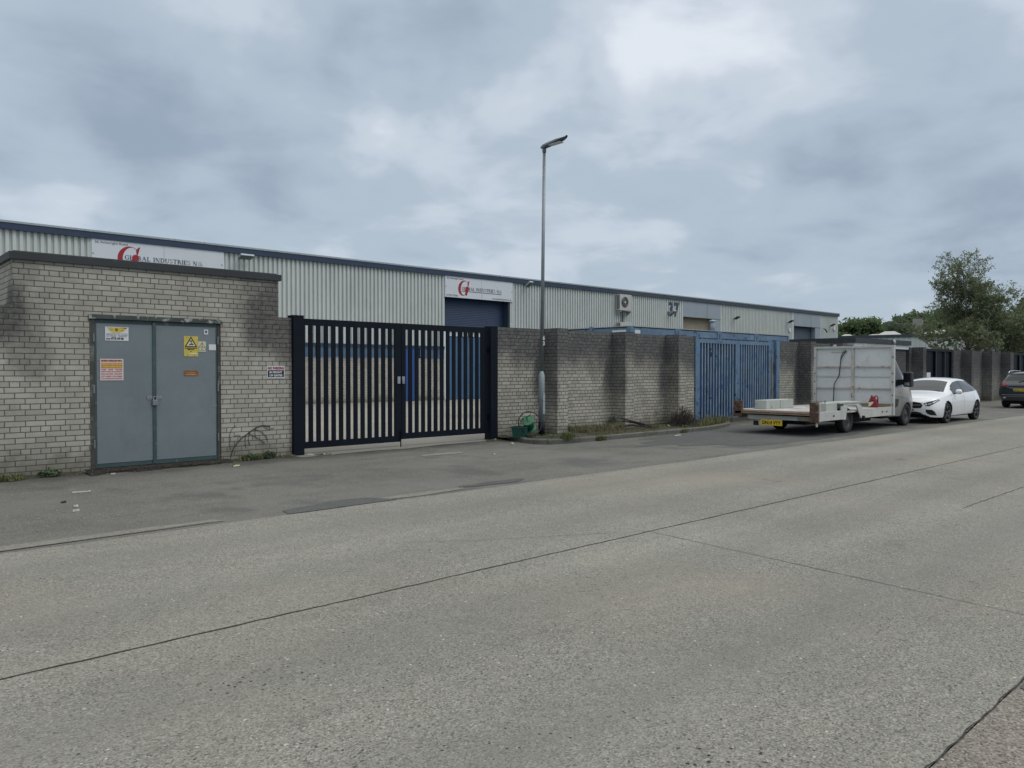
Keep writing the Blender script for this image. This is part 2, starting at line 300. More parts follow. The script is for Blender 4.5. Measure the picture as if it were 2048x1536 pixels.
MT['van_white'] = mat('van_white', (.56, .585, .59), .45, var=.07, vs=1.5, spots=[((.36, .35, .31), 2.2, .68, .06, (1, 1, .3)), ((.50, .50, .47), 5, .62, .08)])
MT['van_frame'] = mat('van_frame', (.44, .45, .43), .5, var=.12, vs=5, spots=[((.10, .065, .045), 13, .68, .02)])
MT['van_rail'] = mat('van_rail', (.42, .40, .36), .55, var=.2, vs=5, spots=[((.20, .10, .04), 6, .58, .04), ((.05, .03, .02), 15, .68, .03)])
MT['box_grey'] = mat('box_grey', (.38, .41, .38), .55, var=.12, vs=3, spots=[((.25, .24, .2), 4, .64, .06)])
MT['van_floor'] = mat('van_floor', (.44, .455, .455), .55, var=.15, vs=2, spots=[((.22, .19, .15), 2.5, .56, .10)])
MT['van_grey'] = mat('van_grey', (.21, .21, .215), .32, .35, var=.05, coat=.5)
MT['van_stripe'] = mat('van_stripe', (.35, .27, .09), .4, var=.05)
MT['plastic_black'] = mat('plastic_black', (.012, .013, .016), .5, var=.1)
MT['under'] = mat('under', (.008, .008, .009), .8, var=.2)
MT['tyre'] = mat('tyre', (.012, .012, .013), .75, var=.2, vs=20)
MT['rim_dark'] = mat('rim_dark', (.06, .065, .075), .4, .5, var=.15, vs=12)
MT['rim_steel'] = mat('rim_steel', (.05, .055, .06), .5, .4, var=.2, vs=12)
MT['car_white'] = mat('car_white', (.72, .74, .76), .22, var=.01, coat=.8)
MT['car_dark'] = mat('car_dark', (.035, .042, .055), .22, .4, var=.03, coat=.8)
MT['car_glass'] = mat('car_glass', (.012, .02, .024), .04, var=.05, spec=.6)
MT['van_glass'] = mat('van_glass', (.010, .014, .017), .12, var=.05, spec=.22)
MT['chrome'] = mat('chrome', (.6, .62, .65), .18, .9, var=.02)
MT['lamp_clear'] = mat('lamp_clear', (.55, .58, .62), .12, .3, var=.1, vs=30)
MT['lamp_red'] = mat('lamp_red', (.25, .012, .02), .2, var=.1)
MT['plate_y'] = mat('plate_y', (.66, .47, .03), .4, var=.05)
MT['plate_w'] = mat('plate_w', (.68, .68, .66), .4, var=.03)
MT['ink'] = mat('ink', (.01, .01, .012), .5, var=0)
MT['ink_navy'] = mat('ink_navy', (.035, .055, .10), .5, var=0)
MT['ink_red'] = mat('ink_red', (.30, .012, .02), .45, var=.03)
MT['ink_rose'] = mat('ink_rose', (.42, .10, .11), .5, var=.03)
MT['ink_grey'] = mat('ink_grey', (.14, .15, .17), .5, var=0)
MT['paper'] = mat('paper', (.62, .64, .66), .5, var=.04, vs=8)
MT['paper_pink'] = mat('paper_pink', (.62, .54, .53), .5, var=.04, vs=8)
MT['orange'] = mat('orange', (.50, .24, .03), .5, var=.08, vs=20)
MT['orange_lt'] = mat('orange_lt', (.66, .46, .14), .5, var=.04)
MT['sign_yellow'] = mat('sign_yellow', (.54, .44, .08), .5, var=.1, vs=8)
MT['sign_cream'] = mat('sign_cream', (.56, .55, .38), .5, var=.05, vs=8)
MT['copper'] = mat('copper', (.25, .10, .035), .45, .2, var=.3, vs=12)
MT['copper_lt'] = mat('copper_lt', (.50, .27, .12), .5, .2, var=.2, vs=12)
MT['ac_white'] = mat('ac_white', (.44, .44, .42), .5, var=.06)
MT['green_tub'] = mat('green_tub', (.006, .06, .048), .45, var=.1)
MT['green_plastic'] = mat('green_plastic', (.022, .13, .06), .4, var=.15, vs=12)
MT['red_can'] = mat('red_can', (.22, .012, .028), .4, var=.1, vs=8)
MT['label_cream'] = mat('label_cream', (.62, .60, .38), .5, var=.1, vs=20)
MT['bark'] = mat('bark', (.105, .095, .08), .9, var=.3, vs=8)
def leafmat(nm, c, c2):
    m = mat(nm, c, .7, var=.45, vs=.9, fine=.3, fs=3, spots=[(c2, 1.6, .56, .1)], spec=.2)
    t = m.node_tree; b = t.nodes['Principled BSDF']; tr = t.nodes.new('ShaderNodeBsdfTranslucent'); mx = t.nodes.new('ShaderNodeMixShader'); mx.inputs[0].default_value = .5
    src = b.inputs['Base Color'].links[0].from_socket; t.links.new(src, tr.inputs[0]); out = t.nodes['Material Output']
    t.links.new(b.outputs[0], mx.inputs[1]); t.links.new(tr.outputs[0], mx.inputs[2]); t.links.new(mx.outputs[0], out.inputs[0])
    return m
MT['leaf_tree'] = leafmat('leaf_tree', (.165, .205, .115), (.21, .24, .14))
MT['leaf_wood'] = leafmat('leaf_wood', (.125, .18, .085), (.16, .21, .11))
MT['leaf_dark'] = leafmat('leaf_dark', (.10, .135, .085), (.13, .16, .10))
MT['grass'] = mat('grass', (.085, .105, .035), .8, var=.4, vs=5, spots=[((.17, .16, .08), 8, .55, .08)])
MT['grass_dry'] = mat('grass_dry', (.17, .155, .09), .8, var=.35, vs=7, spots=[((.08, .10, .04), 6, .56, .08)])
MT['weed'] = mat('weed', (.06, .095, .045), .8, var=.4, vs=9)
MT['twig'] = mat('twig', (.05, .042, .035), .9, var=.3, vs=9)
MT['litter'] = mat('litter', (.55, .54, .5), .6, var=.15, vs=20)

# ------------------------------------------------------------------ mesh builder
SPLIT = {'mark', 'roof_lip', 'drum_', 'door_frame', 'corner_casting', 'bolt', 'bracket', 'screw', 'flashing', 'window', 'side_grille', 'marker_lamp', 'wheel_box_side', 'rail', 'bar', 'window_frame_post', 'chassis', 'underbody'}
class MB:
    def __init__(s): s.v = []; s.f = []; s.sm = False
    def quad(s, a, b, c, d):
        i = len(s.v); s.v += [tuple(a), tuple(b), tuple(c), tuple(d)]; s.f.append((i, i + 1, i + 2, i + 3)); return s
    def poly(s, pts):
        i = len(s.v); s.v += [tuple(p) for p in pts]; s.f.append(tuple(range(i, i + len(pts)))); return s
    def box(s, x0, x1, y0, y1, z0, z1):
        x0, x1 = min(x0, x1), max(x0, x1); y0, y1 = min(y0, y1), max(y0, y1); z0, z1 = min(z0, z1), max(z0, z1)
        i = len(s.v); s.v += [(x0, y0, z0), (x1, y0, z0), (x1, y1, z0), (x0, y1, z0), (x0, y0, z1), (x1, y0, z1), (x1, y1, z1), (x0, y1, z1)]
        s.f += [(i, i + 3, i + 2, i + 1), (i + 4, i + 5, i + 6, i + 7), (i, i + 1, i + 5, i + 4), (i + 1, i + 2, i + 6, i + 5), (i + 2, i + 3, i + 7, i + 6), (i + 3, i, i + 4, i + 7)]; return s
    def tube(s, pts, r, n=8, caps=True):
        pts = [Vector(p) for p in pts]; rs = r if isinstance(r, (list, tuple)) else [r] * len(pts)
        rings = []; up = None
        for k, p in enumerate(pts):
            d = (pts[min(k + 1, len(pts) - 1)] - pts[max(k - 1, 0)])
            if d.length < 1e-9: d = Vector((0, 0, 1))
            d.normalize()
            if up is None: up = Vector((0, 0, 1)) if abs(d.z) < .9 else Vector((1, 0, 0))
            a = d.cross(up)
            if a.length < 1e-4: a = d.cross(Vector((0, 1, 0)))
            a.normalize(); b = a.cross(d).normalized(); up = b if False else up
            i = len(s.v); rings.append(i)
            for j in range(n):
                t = 2 * math.pi * j / n; s.v.append(tuple(p + a * math.cos(t) * rs[k] + b * math.sin(t) * rs[k]))
        for k in range(len(rings) - 1):
            for j in range(n):
                j2 = (j + 1) % n; s.f.append((rings[k] + j, rings[k] + j2, rings[k + 1] + j2, rings[k + 1] + j))
        if caps:
            s.f.append(tuple(rings[0] + j for j in reversed(range(n)))); s.f.append(tuple(rings[-1] + j for j in range(n)))
        return s
    def lathe(s, c, axis, prof, n=24, caps=True):
        """prof = [(radius, offset along axis)]"""
        ax = Vector(axis).normalized(); c = Vector(c); up = Vector((0, 0, 1)) if abs(ax.z) < .9 else Vector((1, 0, 0))
        a = ax.cross(up).normalized(); b = a.cross(ax).normalized(); base = len(s.v)
        for (r, h) in prof:
            for j in range(n):
                t = 2 * math.pi * j / n; s.v.append(tuple(c + ax * h + (a * math.cos(t) + b * math.sin(t)) * r))
        for k in range(len(prof) - 1):
            for j in range(n):
                j2 = (j + 1) % n; s.f.append((base + k * n + j, base + k * n + j2, base + (k + 1) * n + j2, base + (k + 1) * n + j))
        if caps:
            s.f.append(tuple(base + j for j in reversed(range(n)))); s.f.append(tuple(base + (len(prof) - 1) * n + j for j in range(n)))
        return s
    def prism(s, pts, y0, y1, plane='xz'):
        """extrude an outline in xz along y (or yz along x, xy along z)"""
        def P(p, q): return (p[0], q, p[1]) if plane == 'xz' else ((q, p[0], p[1]) if plane == 'yz' else (p[0], p[1], q))
        n = len(pts); i = len(s.v); s.v += [P(p, y0) for p in pts] + [P(p, y1) for p in pts]
        s.f.append(tuple(range(i, i + n))); s.f.append(tuple(reversed(range(i + n, i + 2 * n))))
        for j in range(n):
            k = (j + 1) % n; s.f.append((i + j, i + n + j, i + n + k, i + k))
        return s
    def split(s):
        par = list(range(len(s.v)))
        def fd(a):
            while par[a] != a: par[a] = par[par[a]]; a = par[a]
            return a
        for f in s.f:
            for k in f[1:]: par[fd(k)] = fd(f[0])
        out = {}
        for f in s.f: out.setdefault(fd(f[0]), []).append(f)
        res = []
        for fs in out.values():
            mb = MB(); mp = {}
            for f in fs:
                for k in f:
                    if k not in mp: mp[k] = len(mb.v); mb.v.append(s.v[k])
                mb.f.append(tuple(mp[k] for k in f))
            res.append(mb)
        return res
    def build(s, name, m, parent=None, smooth=False, bevel=0, loc=None, recalc=True):
        if parent is not None and name in SPLIT:
            ps = s.split()
            if len(ps) > 1:
                os_ = [p._build(name, m, parent, smooth, bevel, loc, recalc) for p in ps]; return os_[0]
        return s._build(name, m, parent, smooth, bevel, loc, recalc)
    def _build(s, name, m, parent=None, smooth=False, bevel=0, loc=None, recalc=True):
        me = bpy.data.meshes.new(name)
        off = Vector((0, 0, 0))
        if loc is not None: off = Vector(loc)
        q = parent
        poff = Vector((0, 0, 0))
        while q is not None: poff += q.location; q = q.parent
        base = poff + (off - poff if loc is not None and parent else off)
        if parent is not None and loc is None: base = poff
        me.from_pydata([(v[0] - base.x, v[1] - base.y, v[2] - base.z) for v in s.v], [], s.f)
        if recalc:
            bm = bmesh.new(); bm.from_mesh(me); bmesh.ops.recalc_face_normals(bm, faces=bm.faces); bm.to_mesh(me); bm.free()
        uv = me.uv_layers.new(name='UVMap')
        for p in me.polygons:
            nn = p.normal
            ax = 2 if abs(nn.z) > .7 else (0 if abs(nn.x) > abs(nn.y) else 1)
            for li in p.loop_indices:
                w = me.vertices[me.loops[li].vertex_index].co + base
                uv.data[li].uv = (w.x, w.y) if ax == 2 else ((w.y, w.z) if ax == 0 else (w.x, w.z))
        me.materials.append(MT[m] if isinstance(m, str) else m)
        if smooth:
            for p in me.polygons: p.use_smooth = True
        o = bpy.data.objects.new(name, me); COL.objects.link(o)
        if parent is not None: o.parent = parent; o.location = base - poff
        else: o.location = base
        if bevel:
            b = o.modifiers.new('bevel', 'BEVEL'); b.width = bevel; b.segments = 2; b.limit_method = 'ANGLE'
        return o
def tag(o, label=None, cat=None, group=None, kind=None):
    if label: o['label'] = label
    if cat: o['category'] = cat
    if group: o['group'] = group
    if kind: o['kind'] = kind
    return o
def thing(name, loc, label, cat, group=None):
    o = bpy.data.objects.new(name, None); COL.objects.link(o); o.location = loc; o.empty_display_size = .2
    return tag(o, label, cat, group)
def dup(root, loc, label, group=None, cat=None):
    r = root.copy(); COL.objects.link(r); r.location = loc; r['label'] = label
    if group: r['group'] = group
    if cat: r['category'] = cat
    def rec(src, dst):
        for ch in [c for c in bpy.data.objects if c.parent == src]:
            c = ch.copy(); COL.objects.link(c); c.parent = dst; rec(ch, c)
    rec(root, r); return r
def structure(o): o['kind'] = 'structure'; return o

# ------------------------------------------------------------------ lettering
def text_on_wall(txt, x, y, z, h, m, parent, name='lettering', align='LEFT', width=None, bold=0.0, axis='-Y'):
    """text standing on a wall: cap height h, front face towards -Y (or -X)"""
    cu = bpy.data.curves.new('tmp', 'FONT'); cu.body = txt; cu.size = h / .73; cu.align_x = align; cu.extrude = .0008; cu.offset = bold; cu.resolution_u = 3
    ob = bpy.data.objects.new('tmp', cu); COL.objects.link(ob); dg = bpy.context.evaluated_depsgraph_get(); dg.update()
    me = bpy.data.meshes.new_from_object(ob.evaluated_get(dg)); bpy.data.objects.remove(ob)
    xs = [v.co.x for v in me.vertices]
    if not xs: return None
    k = 1.0
    if width: k = width / (max(xs) - min(xs))
    mb = MB()
    for v in me.vertices:
        u = v.co.x * k; w_ = v.co.y; d = v.co.z
        mb.v.append((x + u, y - d, z + w_) if axis == '-Y' else (x - d, y - u, z + w_))
    mb.f = [tuple(p.vertices) for p in me.polygons]
    bpy.data.meshes.remove(me)
    return mb.build(name, m, parent)
def merge_build(mbs, name, m, parent):
    o = MB()
    for b in mbs:
        i = len(o.v); o.v += b.v; o.f += [tuple(k + i for k in f) for f in b.f]
    return o.build(name, m, parent)

def arc_strip(out, cx, cz, rx, rz, tx, tz, a0, a1, n=14):
    for i in range(n):
        p = []
        for a, inner in ((a0 + (a1 - a0) * i / n, 0), (a0 + (a1 - a0) * (i + 1) / n, 0), (a0 + (a1 - a0) * (i + 1) / n, 1), (a0 + (a1 - a0) * i / n, 1)):
            a = R(a); rr = (rx - (tx if inner else 0), rz - (tz if inner else 0)); p.append((cx + rr[0] * math.cos(a), cz + rr[1] * math.sin(a)))
        out.append(p)
def rect(out, x0, x1, z0, z1): out.append([(x0, z0), (x1, z0), (x1, z1), (x0, z1)])
def glyph(c):
    o = []; T = .20; t = .075; sf = .06
    def stem(x, w=T): rect(o, x, x + w, 0, 1); rect(o, x - .07, x + w + .07, 0, sf); rect(o, x - .07, x + w + .07, 1 - sf, 1)
    if c == 'I': stem(.07); w = .34
    elif c == 'L': stem(.07); rect(o, .27, .72, 0, t); rect(o, .66, .72, 0, .3); w = .74
    elif c == 'T': stem(.33); rect(o, 0, .86, 1 - t, 1); rect(o, 0, .06, .72, 1); rect(o, .80, .86, .72, 1); w = .86
    elif c == 'E': stem(.07); rect(o, .27, .70, 0, t); rect(o, .27, .70, 1 - t, 1); rect(o, .27, .58, .47, .54); rect(o, .64, .70, 0, .28); rect(o, .64, .70, .74, 1); rect(o, .53, .58, .38, .64); w = .74
    elif c == 'N': rect(o, .10, .17, 0, 1); rect(o, .78, .85, 0, 1); o.append([(.02, 1), (.25, 1), (.85, 0), (.66, 0)]); rect(o, 0, .28, 0, sf); rect(o, .68, .96, 1 - sf, 1); w = .98
    elif c == 'D': stem(.07); arc_strip(o, .30, .5, .58, .5, T, t, -90, 90); w = .92
    elif c == 'B': stem(.07); arc_strip(o, .30, .26, .42, .26, T * .9, t, -90, 90, 9); arc_strip(o, .30, .76, .36, .24, T * .85, t, -90, 90, 9); w = .78
    elif c == 'R': stem(.07); arc_strip(o, .30, .74, .38, .26, T * .9, t, -90, 90, 9); o.append([(.38, .5), (.58, .5), (.88, 0), (.66, 0)]); w = .88
    elif c == 'U': rect(o, .07, .27, .35, 1); rect(o, .72, .79, .35, 1); arc_strip(o, .43, .35, .36, .36, .15, .1, 180, 360); rect(o, -.02, .36, 1 - sf, 1); rect(o, .62, .9, 1 - sf, 1); w = .9
    elif c == 'S': arc_strip(o, .33, .74, .29, .26, .10, t, 20, 250, 10); arc_strip(o, .33, .27, .30, .27, .12, t, -160, 70, 10); o.append([(.06, .66), (.22, .60), (.60, .34), (.46, .46), (.20, .62)]); w = .66
    elif c == 'A': o.append([(.40, 1), (.50, 1), (.13, 0), (.06, 0)]); o.append([(.38, 1), (.54, 1), (.92, 0), (.70, 0)]); rect(o, .2, .7, .30, .37); rect(o, 0, .26, 0, sf); rect(o, .62, 1, 0, sf); w = .98
    elif c == 'G': arc_strip(o, .48, .5, .46, .5, T, t, 40, 300, 16); rect(o, .68, .86, .05, .44); rect(o, .58, .94, .40, .45); rect(o, .80, .86, .68, 1); arc_strip(o, .5, .5, .4, .5, .1, .07, 290, 330, 3); w = .94
    elif c == '/': w = .45
    else: w = .4
    return o, w
def serif_word(txt, x, y, z, h, width, m, parent, name='lettering'):
    x0 = 0; polys = []; marks = {}
    for i, c in enumerate(txt):
        if c == 'o': marks['o'] = x0 + .35; x0 += .70 + .10; continue
        g, w = glyph(c)
        for p in g: polys.append([(q[0] + x0, q[1]) for q in p])
        x0 += w + .10
    k = width / x0
    mb = MB()
    for p in polys: mb.poly([(x + q[0] * k, y, z + q[1] * h) for q in p])
    mb.build(name, m, parent)
    return {a: x + b * k for a, b in marks.items()}, k
def big_g(x, y, z, w, h, m, parent):
    """the large slanting red G of the company board"""
    ps = []; sh = .14
    for i in range(40):
        a0, a1 = R(52 + (300 - 52) * i / 40), R(52 + (300 - 52) * (i + 1) / 40)
        def o_(a): return (.50 + .50 * math.cos(a), .5 + .5 * math.sin(a))
        def in_(a): return (.60 + .36 * math.cos(a), .5 + .455 * math.sin(a))
        ps.append([o_(a0), o_(a1), in_(a1), in_(a0)])
    ps.append([(.80, .86), (.86, .62), (.92, .62), (.98, 1.0), (.92, 1.0)])
    ps.append([(.64, .36), (.92, .36), (.92, .30), (.86, 0), (.76, .06), (.66, .07), (.70, .2), (.70, .3)])
    ps.append([(.60, .36), (1.0, .36), (1.0, .39), (.60, .39)])
    mb = MB()
    for p in ps: mb.poly([(x + (q[0] + sh * (q[1] - .5)) * w, y, z + q[1] * h) for q in p])
    return mb.build('emblem', m, parent)

# ================================================================== GROUND
WY = 13.9                                   # front plane of the boundary walls
def sheet(name, pts, z, m, kind='structure'):
    o = MB().poly([(p[0], p[1], z) for p in pts]).build(name, m, loc=(0, 0, 0)); o['kind'] = kind; return o
g = sheet('ground', [(-900, -900), (1600, -900), (1600, 1600), (-900, 1600)], -.03, 'terrain')
sheet('forecourt', [(-60, 7.6), (260, 7.6), (260, 14.25), (-60, 14.25)], 0.0, 'asphalt')
# concrete carriageway with a slightly ragged edge against the asphalt
def ragged(x0, x1, y, amp, step, sc, seed):
    out = []; x = x0
    while x <= x1:
        out.append((x, y + amp * mnoise.noise(Vector((x * sc, seed, 0))) + amp * .5 * mnoise.noise(Vector((x * sc * 5, seed, 2))))); x += step
    return out
edge = ragged(-12, 60, 8.2, .05, .09, .9, 3.3)
rp = MB()
pts = [(-60, 8.2)] + edge + [(260, 8.2)]
for a, b in zip(pts[:-1], pts[1:]): rp.quad((a[0], 1.17, .004), (b[0], 1.17, .004), (b[0], b[1], .004), (a[0], a[1], .004))
structure(rp.build('road', 'concrete_road'))
sheet('footpath', [(-60, -7), (260, -7), (260, 1.165), (-60, 1.165)], .003, 'footpath')
sheet('footpath_patch', [(4.45, .2), (60, .2), (60, 1.15), (4.62, 1.15), (4.50, .8)], .007, 'asphalt_dark')
sheet('yard', [(-20, 14.2), (31.5, 14.2), (31.5, 34.9), (-20, 34.9)], .006, 'concrete_yard')
sheet('yard_far', [(37.8, 14.25), (110, 14.25), (110, 34.9), (37.8, 34.9)], .006, 'concrete_old')
sheet('gate_threshold', [(6.9, 13.45), (7.4, 13.52), (8.6, 13.62), (9.3, 13.5), (10.4, 13.72), (12.2, 13.66), (12.2, 14.2), (6.9, 14.2)], .007, 'concrete_old')
def strip(name, pts, w, z, m, seed=0, wob=.015):
    mb = MB(); P = [Vector((p[0], p[1], z)) for p in pts]; line = []
    for a, b in zip(P[:-1], P[1:]):
        n = max(2, int((b - a).length / .08))
        for i in range(n): line.append(a.lerp(b, i / n))
    line.append(P[-1]); prev = None
    d = (P[-1] - P[0]).normalized(); nn = Vector((-d.y, d.x, 0))
    for q in line:
        c = q + nn * wob * (.25 * mnoise.noise(Vector((q.x * .8, q.y * .8, seed))) + .45 * mnoise.noise(Vector((q.x * 9, q.y * 9, seed)))); ww = w * (.55 + .9 * abs(mnoise.noise(Vector((q.x * 3, q.y * 3, seed + 5)))) + .25)
        cur = (c - nn * ww / 2, c + nn * ww / 2)
        if prev: mb.quad(prev[0], cur[0], cur[1], prev[1])
        prev = cur
    return structure(mb.build(name, m))
strip('road_joint', [(-20, 4.85), (8, 4.85), (8, 4.85), (70, 4.85)], .014, .008, 'tar', 1, .022)
strip('road_joint', [(6.34, 4.84), (6.0, 1.17)], .0065, .008, 'tar', 2, .014)
strip('road_joint', [(6.36, 4.86), (5.0, 5.6), (4.2, 6.1)], .005, .008, 'tar', 9, .05)
strip('road_joint', [(15.9, 8.15), (15.7, 1.17)], .008, .008, 'tar', 3, .02)
strip('road_joint', [(10.2, 3.14), (14, 3.13), (30, 3.13)], .009, .008, 'tar', 4, .05)
strip('road_joint', [(-2, 8.24), (1.28, 8.30), (2.2, 8.33), (3.3, 8.36)], .010, .010, 'tar', 5, .03)
strip('road_joint', [(3.25, 1.17), (5.2, 1.17), (9, 1.18), (40, 1.17)], .008, .009, 'tar', 6, .03)
sheet('edging_slab', [(-4, 8.22), (3.35, 8.34), (3.3, 8.52), (3.05, 8.5), (2.4, 8.55), (-4, 8.48)], .006, 'concrete_old')
def blob_sheet(name, cx, cy, rx, ry, z, m, seed, n=40):
    pts = []
    for i in range(n):
        a = 2 * math.pi * i / n; r = 1 + .35 * mnoise.noise(Vector((math.cos(a) * 1.5, math.sin(a) * 1.5, seed))) + .12 * mnoise.noise(Vector((math.cos(a) * 6, math.sin(a) * 6, seed)))
        pts.append((cx + rx * r * math.cos(a), cy + ry * r * math.sin(a)))
    return sheet(name, pts, z, m)
sheet('forecourt_patch', [(4.05, 8.24), (5.55, 8.25), (5.35, 8.62), (5.0, 8.72), (4.1, 8.5)], .0065, 'asphalt_dark')
blob_sheet('forecourt_patch', 7.4, 8.52, .65, .12, .0068, 'asphalt_dark', 3.0)
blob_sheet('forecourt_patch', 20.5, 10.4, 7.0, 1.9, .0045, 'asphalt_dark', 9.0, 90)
blob_sheet('forecourt_patch', 5.95, 8.42, .8, .11, .0060, 'concrete_old', 12.0)
blob_sheet('forecourt_patch', 9.3, 12.2, .55, .16, .0058, 'concrete_old', 14.0)
# dirt gathered along the foot of the wall
MT['soil_black'] = ground_mat('soil_black', (.028, .026, .024), .6, 45, .3, flecks=.03)
def dirt_band(x0, x1, y1, w, seed, top=.03, m='soil'):
    mb = MB(); prev = None; x = x0
    while x <= x1:
        ww = w * (.5 + .9 * abs(mnoise.noise(Vector((x * 1.1, seed, 0)))) + .25 * mnoise.noise(Vector((x * 7, seed, 1)))); z1 = top
        cur = ((x, y1 - ww, .002), (x, y1 - ww * .45, top * .65 + .012 * mnoise.noise(Vector((x * 9, seed, 4)))), (x, y1, z1))
        if prev:
            mb.quad(prev[0], cur[0], cur[1], prev[1]); mb.quad(prev[1], cur[1], cur[2], prev[2])
        prev = cur; x += .07
    return mb.build('dirt', m)
for (a, b, w, sd_) in ((-2, 3.3, .35, 1), (5.5, 6.9, .32, 2), (11.9, 12.6, .5, 3), (19.5, 31, .55, 4), (37.5, 70, .3, 5)):
    tag(dirt_band(a, b, WY - .003, w, sd_), kind='stuff', label='dark dirt gathered at the foot of the wall', cat='dirt')
tag(dirt_band(3.25, 5.7, WY - .075, .46, 8, .055, 'soil_black'), kind='stuff', label='heap of black dirt and twigs below the grey double door', cat='dirt')
# raised verge with kerb
VP = [(12.45, 13.9), (12.2, 13.2), (12.05, 12.6), (12.15, 12.25), (12.5, 12.08), (13.5, 12.02), (17.6, 12.04), (19.2, 12.2), (20.6, 12.75), (21.4, 13.6), (21.5, 13.9)]
def smooth_line(pts, n=6):
    out = []
    for i in range(len(pts) - 1):
        p0 = Vector(pts[max(0, i - 1)]); p1 = Vector(pts[i]); p2 = Vector(pts[i + 1]); p3 = Vector(pts[min(len(pts) - 1, i + 2)])
        for j in range(n):
            t = j / n; out.append(.5 * ((2 * p1) + (p2 - p0) * t + (2 * p0 - 5 * p1 + 4 * p2 - p3) * t * t + (3 * p1 - p0 - 3 * p2 + p3) * t ** 3))
    out.append(Vector(pts[-1])); return out
vl = smooth_line(VP, 10)
km = MB(); prev = None; KH = .11
for i, p in enumerate(vl):
    d = (vl[min(i + 1, len(vl) - 1)] - vl[max(i - 1, 0)]).normalized(); nn = Vector((-d.y, d.x))
    q = p + nn * .12; hz = KH + .012 * mnoise.noise(Vector((p.x * 2, p.y * 2, 0)))
    cur = [(p.x, p.y, -.01), (p.x, p.y, hz - .02), (p.x + nn.x * .02, p.y + nn.y * .02, hz), (q.x, q.y, hz), (q.x, q.y, -.01)]
    if prev:
        for a in range(4): km.quad(prev[a], cur[a], cur[a + 1], prev[a + 1])
    prev = cur
structure(km.build('kerb', 'kerb'))
kj = MB(); acc_ = 0
for i in range(1, len(vl)):
    acc_ += (vl[i] - vl[i - 1]).length
    if acc_ > .88:
        acc_ = 0; d = (vl[i] - vl[i - 1]).normalized(); nn = Vector((-d.y, d.x)); p = vl[i]
        a = p - nn * .003 - d * .006; b = p - nn * .003 + d * .006; c = b + nn * .126; e = a + nn * .126
        kj.quad((a.x, a.y, 0), (b.x, b.y, 0), (b.x, b.y, KH + .006), (a.x, a.y, KH + .006)); kj.quad((a.x, a.y, KH + .006), (b.x, b.y, KH + .006), (c.x, c.y, KH + .012), (e.x, e.y, KH + .012))
structure(kj.build('kerb_joint', 'tar'))
inner = []
for i, p in enumerate(vl):
    d = (vl[min(i + 1, len(vl) - 1)] - vl[max(i - 1, 0)]).normalized(); inner.append(p + Vector((-d.y, d.x)) * .118)
vm = MB(); nx = 60
for i in range(len(inner) - 1):
    a, b = inner[i], inner[i + 1]; ny = 6
    for j in range(ny):
        def P(p, j):
            y = p.y + (WY - p.y) * j / ny; z = KH - .025 + (.0 if j == 0 else .03 * mnoise.noise(Vector((p.x * 2, y * 2, 1)))); return (p.x, y, z)
        vm.quad(P(a, j), P(b, j), P(b, j + 1), P(a, j + 1))
structure(vm.build('verge', 'soil'))

# ================================================================== BOUNDARY WALLS
def brick_wall(x0, x1, top, label, m, piers=(), y0=WY, thick=.3, z0=-.05, pw=.38, pd=.48, pside=1):
    t = thing('brick_wall', ((x0 + x1) / 2, y0, 0), label, 'wall')
    MB().box(x0, x1, y0, y0 + thick, z0, top).build('wall', m, t)
    for px in piers: MB().box(px, px + pw, y0 - pd, y0 - .001, z0, top + .012).build('pier', m, t)
    return t
brick_wall(-9.0, 2.319, 2.66, 'low buff brick wall with a black stained top, left of the substation hut', 'brick_hut', y0=WY)
brick_wall(6.641, 6.91, 2.68, 'narrow stub of brick wall between substation hut and black gate', 'brick_hut', y0=WY)
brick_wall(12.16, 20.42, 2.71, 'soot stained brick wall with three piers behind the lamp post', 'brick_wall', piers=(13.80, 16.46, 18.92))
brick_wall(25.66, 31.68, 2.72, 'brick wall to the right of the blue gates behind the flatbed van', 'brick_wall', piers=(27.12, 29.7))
brick_wall(37.66, 39.76, 2.74, 'dark brick wall between flat roofed hut and far black gate', 'brick_dark', piers=(38.0,), y0=WY)
brick_wall(43.5, 53.9, 2.74, 'dark brick wall with piers behind the white hatchback and the dark car', 'brick_dark', piers=(44.7, 48.05, 51.4))
brick_wall(57.6, 120, 2.74, 'last dark brick wall beyond the farthest black gate, at the right edge', 'brick_dark', piers=(60, 62.6, 65.2))

# ================================================================== SUBSTATION HUT
HX0, HX1, HT = 2.32, 6.64, 3.37
hut = thing('substation_hut', ((HX0 + HX1) / 2, WY, 0), 'flat roofed buff brick substation hut with grey double doors', 'hut')
DX0, DX1, DZ = 3.375, 5.53, 2.58
hm = MB().box(HX0, DX0, WY, WY + .25, -.05, HT).box(DX1, HX1, WY, WY + .25, -.05, HT).box(DX0, DX1, WY, WY + .25, DZ, HT)
hm.box(HX0, HX0 + .25, WY + .25, WY + 3.6, -.05, HT).box(HX1 - .25, HX1, WY + .25, WY + 3.6, -.05, HT).box(HX0 + .25, HX1 - .25, WY + 3.35, WY + 3.6, -.05, HT)
hm.build('wall', 'brick_hut', hut)
MB().box(HX0 - .05, HX1 + .05, WY - .05, WY + 3.65, HT + .002, HT + .115).build('roof_edge', 'cornice', hut)
MB().box(HX0 + .02, HX1 - .02, WY + .02, WY + 3.58, HT + .117, HT + .14).build('roof', 'asphalt_dark', hut)
fm = MB().box(DX0 + .003, DX0 + .075, WY + .02, WY + .12, .03, DZ - .075).box(DX1 - .052, DX1 - .003, WY + .02, WY + .12, .03, DZ - .075)
df = fm.build('door_frame', 'frame_grime', hut)
MB().box(DX0 - .01, DX1 + .02, WY - .025, WY + .1, DZ - .073, DZ - .002).build('lintel', 'lintel', hut)
